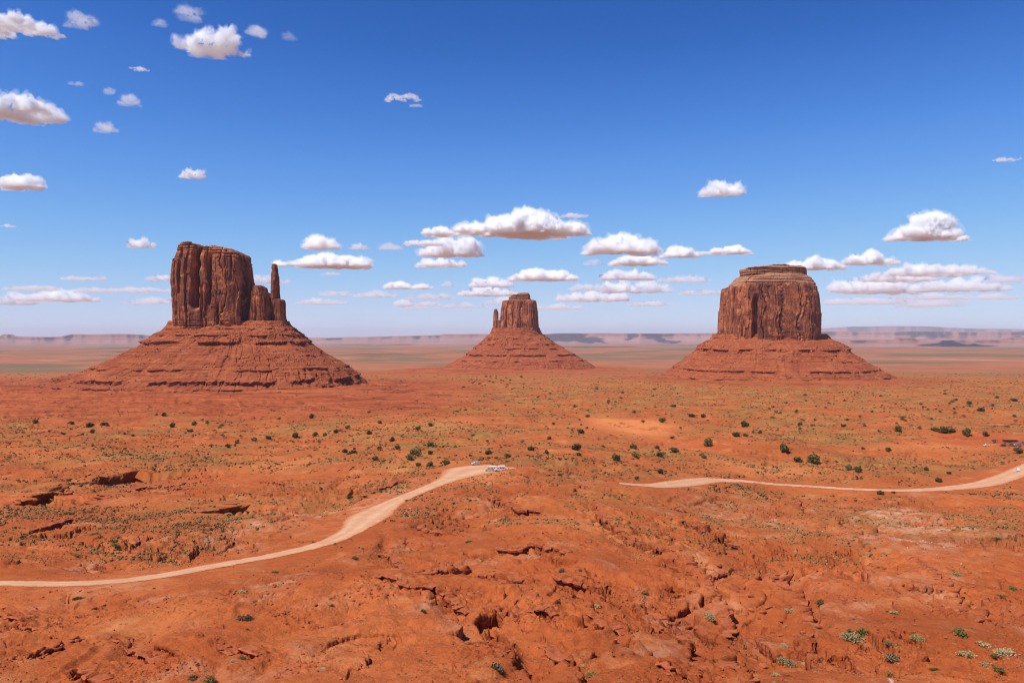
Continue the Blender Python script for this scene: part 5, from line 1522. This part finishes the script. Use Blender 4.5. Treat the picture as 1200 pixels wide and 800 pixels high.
# ------------------------------------------------------------------ vehicles, shelters, people
def mat_paint(name, col, rough=0.35, metallic=0.0):
    nt = NT(name); P = nt.n('ShaderNodeTexCoord').outputs['Object']
    n = nt.tex(P, 2.0, 4, 0.6)
    dust = nt.ramp(n, [(0.45, 0.05), (0.7, 0.45)])
    c = nt.mix(dust, col, (0.42, 0.20, 0.11))
    return nt.bsdf(c, rough, None, spec=0.5, metallic=metallic)
PAINT = {k: mat_paint('paint_' + k, v) for k, v in dict(white=(0.72, 0.72, 0.72), silver=(0.42, 0.43, 0.45), tan=(0.42, 0.37, 0.29), black=(0.03, 0.03, 0.035), blue=(0.06, 0.12, 0.30), green=(0.03, 0.10, 0.06), red=(0.30, 0.04, 0.035)).items()}
M['glass'] = mat_simple('dark_window_glass', (0.012, 0.015, 0.02), (0.02, 0.024, 0.03), 1.0, 0.08, 0, 0.8)
M['tyre'] = mat_simple('tyre_rubber', (0.02, 0.018, 0.016), (0.04, 0.032, 0.028), 5.0)
M['rim'] = mat_simple('rim_metal', (0.35, 0.35, 0.36), (0.5, 0.5, 0.5), 3.0, 0.4)
M['lamp'] = mat_simple('lamp_glass', (0.7, 0.7, 0.68), (0.8, 0.8, 0.78), 3.0, 0.15)
M['tail'] = mat_simple('tail_lamp', (0.4, 0.02, 0.02), (0.5, 0.03, 0.02), 3.0, 0.2)
M['dark'] = mat_simple('dark_interior', (0.03, 0.028, 0.026), (0.06, 0.05, 0.045), 2.0)
M['canvas'] = mat_simple('pale_canvas', (0.66, 0.65, 0.62), (0.78, 0.77, 0.74), 0.5)
M['plank'] = mat_simple('weathered_plank', (0.20, 0.10, 0.065), (0.33, 0.18, 0.12), 2.0)
M['corr'] = mat_simple('roof_sheet', (0.30, 0.12, 0.09), (0.42, 0.2, 0.15), 1.0)

def prism(name, prof, halfw, mat, parent, taper=None, bevel=0.04, z_t=None):
    """side profile [(x, z)] extruded to +-halfw(y); vertices above z_t pulled in by taper"""
    bm = bmesh.new(); n = len(prof)
    A = []
    for sgn in (-1, 1):
        row = []
        for x, z in prof:
            w = halfw
            if taper and z > z_t: w = halfw - taper * (z - z_t)
            row.append(bm.verts.new((x, sgn * w, z)))
        A.append(row)
    bm.faces.new(A[0]); bm.faces.new(A[1][::-1])
    for i in range(n): bm.faces.new([A[0][i], A[1][i], A[1][(i + 1) % n], A[0][(i + 1) % n]])
    bmesh.ops.recalc_face_normals(bm, faces=bm.faces)
    if bevel: bmesh.ops.bevel(bm, geom=[e for e in bm.edges if e.calc_face_angle(0) > 0.5], offset=bevel, segments=2, affect='EDGES', profile=0.7)
    me = bpy.data.meshes.new(name); bm.to_mesh(me); bm.free(); me.materials.append(mat)
    return link(bpy.data.objects.new(name, me), parent)

def box(name, cx, cy, cz, sx, sy, sz, mat, parent, bevel=0.02, rz=0.0):
    bm = bmesh.new(); bmesh.ops.create_cube(bm, size=1.0)
    bmesh.ops.scale(bm, vec=(sx, sy, sz), verts=bm.verts)
    if bevel: bmesh.ops.bevel(bm, geom=bm.edges[:], offset=bevel, segments=2, affect='EDGES')
    if rz: bmesh.ops.rotate(bm, cent=(0, 0, 0), matrix=Matrix.Rotation(rz, 3, 'Z'), verts=bm.verts)
    bmesh.ops.translate(bm, vec=(cx, cy, cz), verts=bm.verts)
    me = bpy.data.meshes.new(name); bm.to_mesh(me); bm.free(); me.materials.append(mat)
    return link(bpy.data.objects.new(name, me), parent)

def wheel(parent, x, y, r=0.36, w=0.24):
    def cyl(nm, rr, ww, mat, par):
        bm = bmesh.new(); bmesh.ops.create_cone(bm, cap_ends=True, segments=24, radius1=rr, radius2=rr, depth=ww)
        bmesh.ops.rotate(bm, cent=(0, 0, 0), matrix=Matrix.Rotation(math.pi / 2, 3, 'X'), verts=bm.verts)
        bmesh.ops.bevel(bm, geom=[e for e in bm.edges if e.calc_face_angle(0) > 1], offset=0.03, segments=2, affect='EDGES')
        bmesh.ops.translate(bm, vec=(x, y, r), verts=bm.verts)
        me = bpy.data.meshes.new(nm); bm.to_mesh(me); bm.free(); me.materials.append(mat)
        return link(bpy.data.objects.new(nm, me), par)
    t = cyl('wheel', r, w, M['tyre'], parent); cyl('rim', r * 0.62, w + 0.02, M['rim'], t)

def ground_pose(o, px, py, yaw):
    x, y, z = land(px, py)
    # rest on the mean of the land below the footprint
    zz = land_z(x + np.array([-1.5, 1.5, 0, 0, 0]), y + np.array([0, 0, -1.5, 1.5, 0]))
    o.location = (x, y, float(zz.max()) - 0.02); o.rotation_euler = (0, 0, yaw)

def suv(label, px, py, yaw, paint, group=None, name='parked_car', cat='car', pickup=False, van=False):
    t = empty(name); tag(t, label, cat, group)
    P = PAINT[paint]
    prism('body', [(-2.3, 0.42), (-2.35, 0.75), (-2.28, 1.02), (1.25, 1.08), (2.2, 0.94), (2.36, 0.70), (2.34, 0.40), (1.9, 0.32), (-1.95, 0.32)], 0.94, P, t, taper=0.10, z_t=0.8, bevel=0.07)
    if pickup: cabp, glp = [(-0.35, 1.0), (-0.30, 1.72), (0.70, 1.76), (1.32, 1.03)], [(-0.30, 1.06), (-0.26, 1.58), (0.66, 1.60), (1.22, 1.06)]
    elif van: cabp, glp = [(-2.28, 0.98), (-2.25, 2.02), (1.05, 2.05), (1.72, 1.03)], [(-2.1, 1.25), (-2.1, 1.82), (1.05, 1.84), (1.60, 1.15)]
    else: cabp, glp = [(-2.22, 0.98), (-2.02, 1.68), (-1.7, 1.76), (0.55, 1.76), (1.28, 1.03)], [(-2.1, 1.08), (-1.95, 1.58), (0.52, 1.62), (1.18, 1.06)]
    prism('roof', cabp, 0.84, P, t, taper=0.28, z_t=1.05, bevel=0.05)
    prism('window', glp, 0.865, M['glass'], t, taper=0.28, z_t=1.05, bevel=0.01)
    xs = max(c[0] for c in cabp); zt = max(c[1] for c in cabp)
    # windscreen and rear glass as tilted panes just proud of the cab
    def pane(nm, xa, za, xb, zb):
        bm = bmesh.new(); off = 0.018 if xa > 0 else -0.018
        w0, w1 = 0.74, 0.60
        vs = [bm.verts.new(v) for v in ((xa + off, -w0, za), (xa + off, w0, za), (xb + off, w1, zb), (xb + off, -w1, zb))]
        bm.faces.new(vs); me = bpy.data.meshes.new(nm); bm.to_mesh(me); bm.free(); me.materials.append(M['glass'])
        o = link(bpy.data.objects.new(nm, me), t); md = o.modifiers.new('s', 'SOLIDIFY'); md.thickness = 0.012
    top = [c for c in cabp if c[1] > 1.7]; xf = max(c[0] for c in top)
    pane('windscreen', xs - 0.09, 1.12, xf + 0.05, zt - 0.10)
    if pickup:
        box('load_bed', -1.32, 0, 1.0, 1.75, 1.45, 0.22, M['dark'], t, 0.01)
    else: pane('rear_window', cabp[0][0] + 0.05, 1.18, min(c[0] for c in top) - 0.04, zt - 0.16)
    for sx in (-1.42, 1.42):
        for sy in (-0.84, 0.84): wheel(t, sx, sy)
    for sy in (-0.66, 0.66):
        box('headlight', 2.31, sy, 0.76, 0.10, 0.34, 0.16, M['lamp'], t)
        box('tail_light', -2.33, sy * 1.15, 0.86, 0.08, 0.16, 0.26, M['tail'], t)
    box('bumper', 2.36, 0, 0.48, 0.14, 1.7, 0.18, M['dark'], t)
    ground_pose(t, px, py, yaw)
    return t

def tour_truck(label, px, py, yaw, paint):
    """open sightseeing truck: cab, rows of benches on the bed, canopy on posts"""
    t = empty('tour_truck'); tag(t, label, 'truck', 'open tour trucks parked at the end of the left road')
    P = PAINT[paint]
    prism('body', [(-2.9, 0.55), (-2.9, 1.15), (1.35, 1.2), (2.35, 1.08), (2.75, 0.95), (2.8, 0.5), (2.3, 0.42), (-2.5, 0.42)], 1.02, P, t, taper=0.08, z_t=0.9, bevel=0.07)
    prism('cab', [(0.35, 1.12), (0.38, 1.82), (1.05, 1.86), (1.60, 1.14)], 0.9, P, t, taper=0.22, z_t=1.2, bevel=0.05)
    prism('window', [(0.42, 1.22), (0.45, 1.72), (1.02, 1.74), (1.5, 1.22)], 0.925, M['glass'], t, taper=0.22, z_t=1.2, bevel=0.01)
    bm = bmesh.new(); vs = [bm.verts.new(v) for v in ((1.57, -0.78, 1.24), (1.57, 0.78, 1.24), (1.12, 0.68, 1.78), (1.12, -0.68, 1.78))]; bm.faces.new(vs)
    me = bpy.data.meshes.new('windscreen'); bm.to_mesh(me); bm.free(); me.materials.append(M['glass']); o = link(bpy.data.objects.new('windscreen', me), t)
    o.modifiers.new('s', 'SOLIDIFY').thickness = 0.012
    for x in (-0.35, -1.25, -2.15):
        b = box('bench', x, 0, 1.42, 0.42, 1.7, 0.10, M['dark'], t); box('backrest', x - 0.22, 0, 1.68, 0.08, 1.7, 0.50, M['dark'], b)
    for x in (-2.8, -0.9, 0.25):
        for y in (-0.95, 0.95): box('post', x, y, 1.85, 0.06, 0.06, 1.5, M['rim'], t, 0.01)
    prism('canopy', [(-3.0, 2.58), (-2.9, 2.70), (0.5, 2.72), (0.75, 2.60)], 1.12, M['canvas'], t, bevel=0.03)
    for sx in (-1.75, 1.75):
        for sy in (-0.9, 0.9): wheel(t, sx, sy, 0.42, 0.28)
    for sy in (-0.72, 0.72): box('headlight', 2.76, sy, 0.82, 0.10, 0.32, 0.20, M['lamp'], t)
    box('bumper', 2.84, 0, 0.52, 0.16, 1.9, 0.22, M['rim'], t)
    ground_pose(t, px, py, yaw)
    return t

suv('small white car with dark windows parked alone at the left of the turnout', 557, 544.5, R(200), 'white')
tour_truck('tan open tour truck with a pale canopy, left one of the pair', 574.5, 552, R(172), 'tan')
tour_truck('white open tour truck with a grey canopy, right one of the pair beside the people', 585.5, 551.5, R(188), 'white')
suv('small white car driving on the right road at the right edge', 1193, 552, R(-118), 'white', name='car')
G2 = 'cars parked by the far shelter at right'
suv('white pickup truck parked leftmost in the far car park at right', 1156, 523.5, R(175), 'white', G2, pickup=True, name='pickup_truck', cat='pickup')
suv('black car parked alone between the white pickup and the other cars at right', 1175.5, 524.5, R(170), 'black', G2)
suv('dark green car parked left of the silver one at the far car park', 1184.5, 523, R(160), 'green', G2)
suv('silver car parked between a dark green and a blue car at the far car park', 1189, 523.5, R(200), 'silver', G2)
suv('blue car parked right of the silver one at the far car park', 1193.5, 523, R(150), 'blue', G2)
suv('blue van at the right edge beside the long vendor shelter', 1199.5, 520.5, R(100), 'blue', None, van=True, name='parked_van', cat='van')

def shelter(name, label, cat, px, py, L, Dp, Hh, wallm, roofm, yaw=0.0, posts=4, backwall=True):
    t = empty(name); tag(t, label, cat)
    box('roof', 0, 0, Hh + 0.08, L + 0.6, Dp + 0.7, 0.16, roofm, t, 0.02)
    for i in range(posts):
        for sy in (-1, 1): box('post', -L / 2 + L * i / (posts - 1), sy * Dp / 2, Hh / 2 - 0.2, 0.14, 0.14, Hh + 0.4, M['wood'], t, 0.01)
    if backwall: box('back_wall', 0, Dp / 2 - 0.12, Hh * 0.5 - 0.1, L - 0.2, 0.08, Hh - 0.2, wallm, t, 0.0)
    box('counter', 0, -Dp / 2 + 0.45, 0.85, L - 0.5, 0.6, 0.08, M['plank'], t, 0.01)
    for i in range(3): box('counter_leg', -L / 2 + 0.5 + (L - 1.0) * i / 2, -Dp / 2 + 0.45, 0.30, 0.08, 0.08, 1.02, M['plank'], t, 0.005)
    ground_pose(t, px, py, yaw)
shelter('vendor_shelter', 'long low reddish vendor shelter behind the parked cars at far right', 'shelter', 1184, 518.5, 12.5, 2.4, 2.0, M['plank'], M['corr'], R(-3), 6)
shelter('vendor_booth', 'small grey booth with a flat roof behind the white pickup at far right', 'booth', 1165.5, 518.8, 4.0, 2.4, 2.3, M['canvas'], M['dark'], R(5), 3)

CL = {k: mat_simple('cloth_' + k, tuple(0.8 * a for a in v), v, 4.0) for k, v in dict(white=(0.75, 0.75, 0.76), maroon=(0.25, 0.03, 0.05), red=(0.5, 0.05, 0.05), blue=(0.10, 0.17, 0.42), navy=(0.03, 0.04, 0.09), khaki=(0.35, 0.28, 0.18), grey=(0.3, 0.3, 0.32), pink=(0.6, 0.3, 0.35)).items()}
M['skin'] = mat_simple('skin', (0.42, 0.24, 0.16), (0.5, 0.29, 0.2), 5.0, 0.6)
M['hair'] = mat_simple('hair', (0.03, 0.02, 0.015), (0.06, 0.04, 0.03), 8.0, 0.6)
def skinned(name, verts, edges, radii, mat, parent, root=0, sub=1):
    me = bpy.data.meshes.new(name); me.from_pydata(verts, edges, [])
    o = link(bpy.data.objects.new(name, me), parent)
    md = o.modifiers.new('skin', 'SKIN'); md.use_smooth_shade = True
    for i, r in enumerate(radii):
        sv = me.skin_vertices[0].data[i]; sv.radius = (r, r) if not isinstance(r, tuple) else r
        sv.use_root = (i == root)
    o.modifiers.new('sub', 'SUBSURF').levels = sub; o.modifiers['sub'].render_levels = sub
    dg = bpy.context.evaluated_depsgraph_get(); me2 = bpy.data.meshes.new_from_object(o.evaluated_get(dg))
    o.modifiers.clear(); o.data = me2; bpy.data.meshes.remove(me); me2.materials.append(mat)
    return o
def person(label, px, py, yaw, shirt, legs, arm=0.0, step=0.12, h=1.72):
    t = empty('person'); tag(t, label, 'person', 'visitors standing near the tour trucks')
    k = h / 1.75
    J = dict(pel=(0, 0, .95), wst=(0, 0, 1.10), che=(0, .0, 1.34), nek=(0, 0, 1.50), hd0=(.01, 0, 1.60), hd1=(0.01, 0, 1.70),
             shl=(0, .19, 1.42), ell=(.02 + arm * .1, .25, 1.14), wrl=(.10 + arm * .25, .24, .92 + arm * .35), hal=(.13 + arm * .3, .24, .84 + arm * .42),
             shr=(0, -.19, 1.42), elr=(-.02, -.26, 1.14), wrr=(.06, -.27, .90), har=(.09, -.26, .82),
             hpl=(0, .10, .90), knl=(step * .7, .11, .50), anl=(step, .11, .08), tol=(step + .16, .12, .035),
             hpr=(0, -.10, .90), knr=(-step * .2, -.11, .50), anr=(-step, -.11, .08), tor=(-step + .16, -.12, .035))
    nm = list(J); E = [('pel', 'wst'), ('wst', 'che'), ('che', 'nek'), ('nek', 'hd0'), ('hd0', 'hd1'), ('che', 'shl'), ('shl', 'ell'), ('ell', 'wrl'), ('wrl', 'hal'), ('che', 'shr'), ('shr', 'elr'), ('elr', 'wrr'), ('wrr', 'har'),
                       ('pel', 'hpl'), ('hpl', 'knl'), ('knl', 'anl'), ('anl', 'tol'), ('pel', 'hpr'), ('hpr', 'knr'), ('knr', 'anr'), ('anr', 'tor')]
    RR = dict(pel=.14, wst=.125, che=.15, nek=.055, hd0=.085, hd1=.095, shl=.065, ell=.042, wrl=.03, hal=.035, shr=.065, elr=.042, wrr=.03, har=.035, hpl=.09, knl=.058, anl=.038, tol=.04, hpr=.09, knr=.058, anr=.038, tor=.04)
    ix = {n: i for i, n in enumerate(nm)}
    skinned('body', [tuple(c * k for c in J[n]) for n in nm], [(ix[a], ix[b]) for a, b in E], [RR[n] * k for n in nm], M['skin'], t)
    def sub(name, keep, mat, g):
        kk = [n for n in nm if n in keep]; jx = {n: i for i, n in enumerate(kk)}
        skinned(name, [tuple(c * k for c in J[n]) for n in kk], [(jx[a], jx[b]) for a, b in E if a in jx and b in jx], [(RR[n] + g) * k for n in kk], mat, t)
    sub('shirt', ('pel', 'wst', 'che', 'shl', 'ell', 'shr', 'elr'), CL[shirt], .018)
    sub('trousers', ('pel', 'hpl', 'knl', 'anl', 'hpr', 'knr', 'anr'), CL[legs], .014)
    v, f = _ICO2[0].copy(), _ICO2[1]
    v = v * np.array([.112, .10, .10]) * k + np.array([-.012, 0, 1.70]) * k; v[:, 2] = np.maximum(v[:, 2], (1.66 + 0.35 * np.maximum(v[:, 0], 0)) * k)
    link(bpy.data.objects.new('hair', np_mesh('hair', v, None, f, smooth=True, mat=M['hair'])), t)
    for sy in (-1, 1): box('shoe', (step if sy > 0 else -step) * k + .07, sy * .115 * k, .045, .28, .10, .09, M['tyre'], t, 0.03)
    x, y, z = land(px, py)
    t.location = (x, y, float(land_z(np.array([x]), np.array([y]))[0])); t.rotation_euler = (0, 0, yaw)
person('person in a white shirt standing alone right of the white tour truck', 596.2, 550.2, R(160), 'white', 'khaki')
person('person in a blue shirt close to the back of the white tour truck', 591.2, 551.2, R(200), 'blue', 'white', 0.8)
person('person in a red shirt close behind the white tour truck, nearest its wheels', 592.8, 551.6, R(90), 'red', 'grey')
person('person in a maroon top at the left of the group away from the trucks', 606.3, 547.0, R(10), 'maroon', 'navy')
person('person in a white shirt and dark trousers in the middle of the group', 610.8, 546.5, R(-30), 'white', 'navy', 1.0)
person('person in a blue shirt at the back of the group away from the trucks', 609.6, 542.2, R(60), 'blue', 'white')
person('person in a grey top at the right of the group away from the trucks', 613.0, 541.6, R(120), 'grey', 'khaki', 0.5)
print('vehicles and people', round(time.time() - T0, 1))
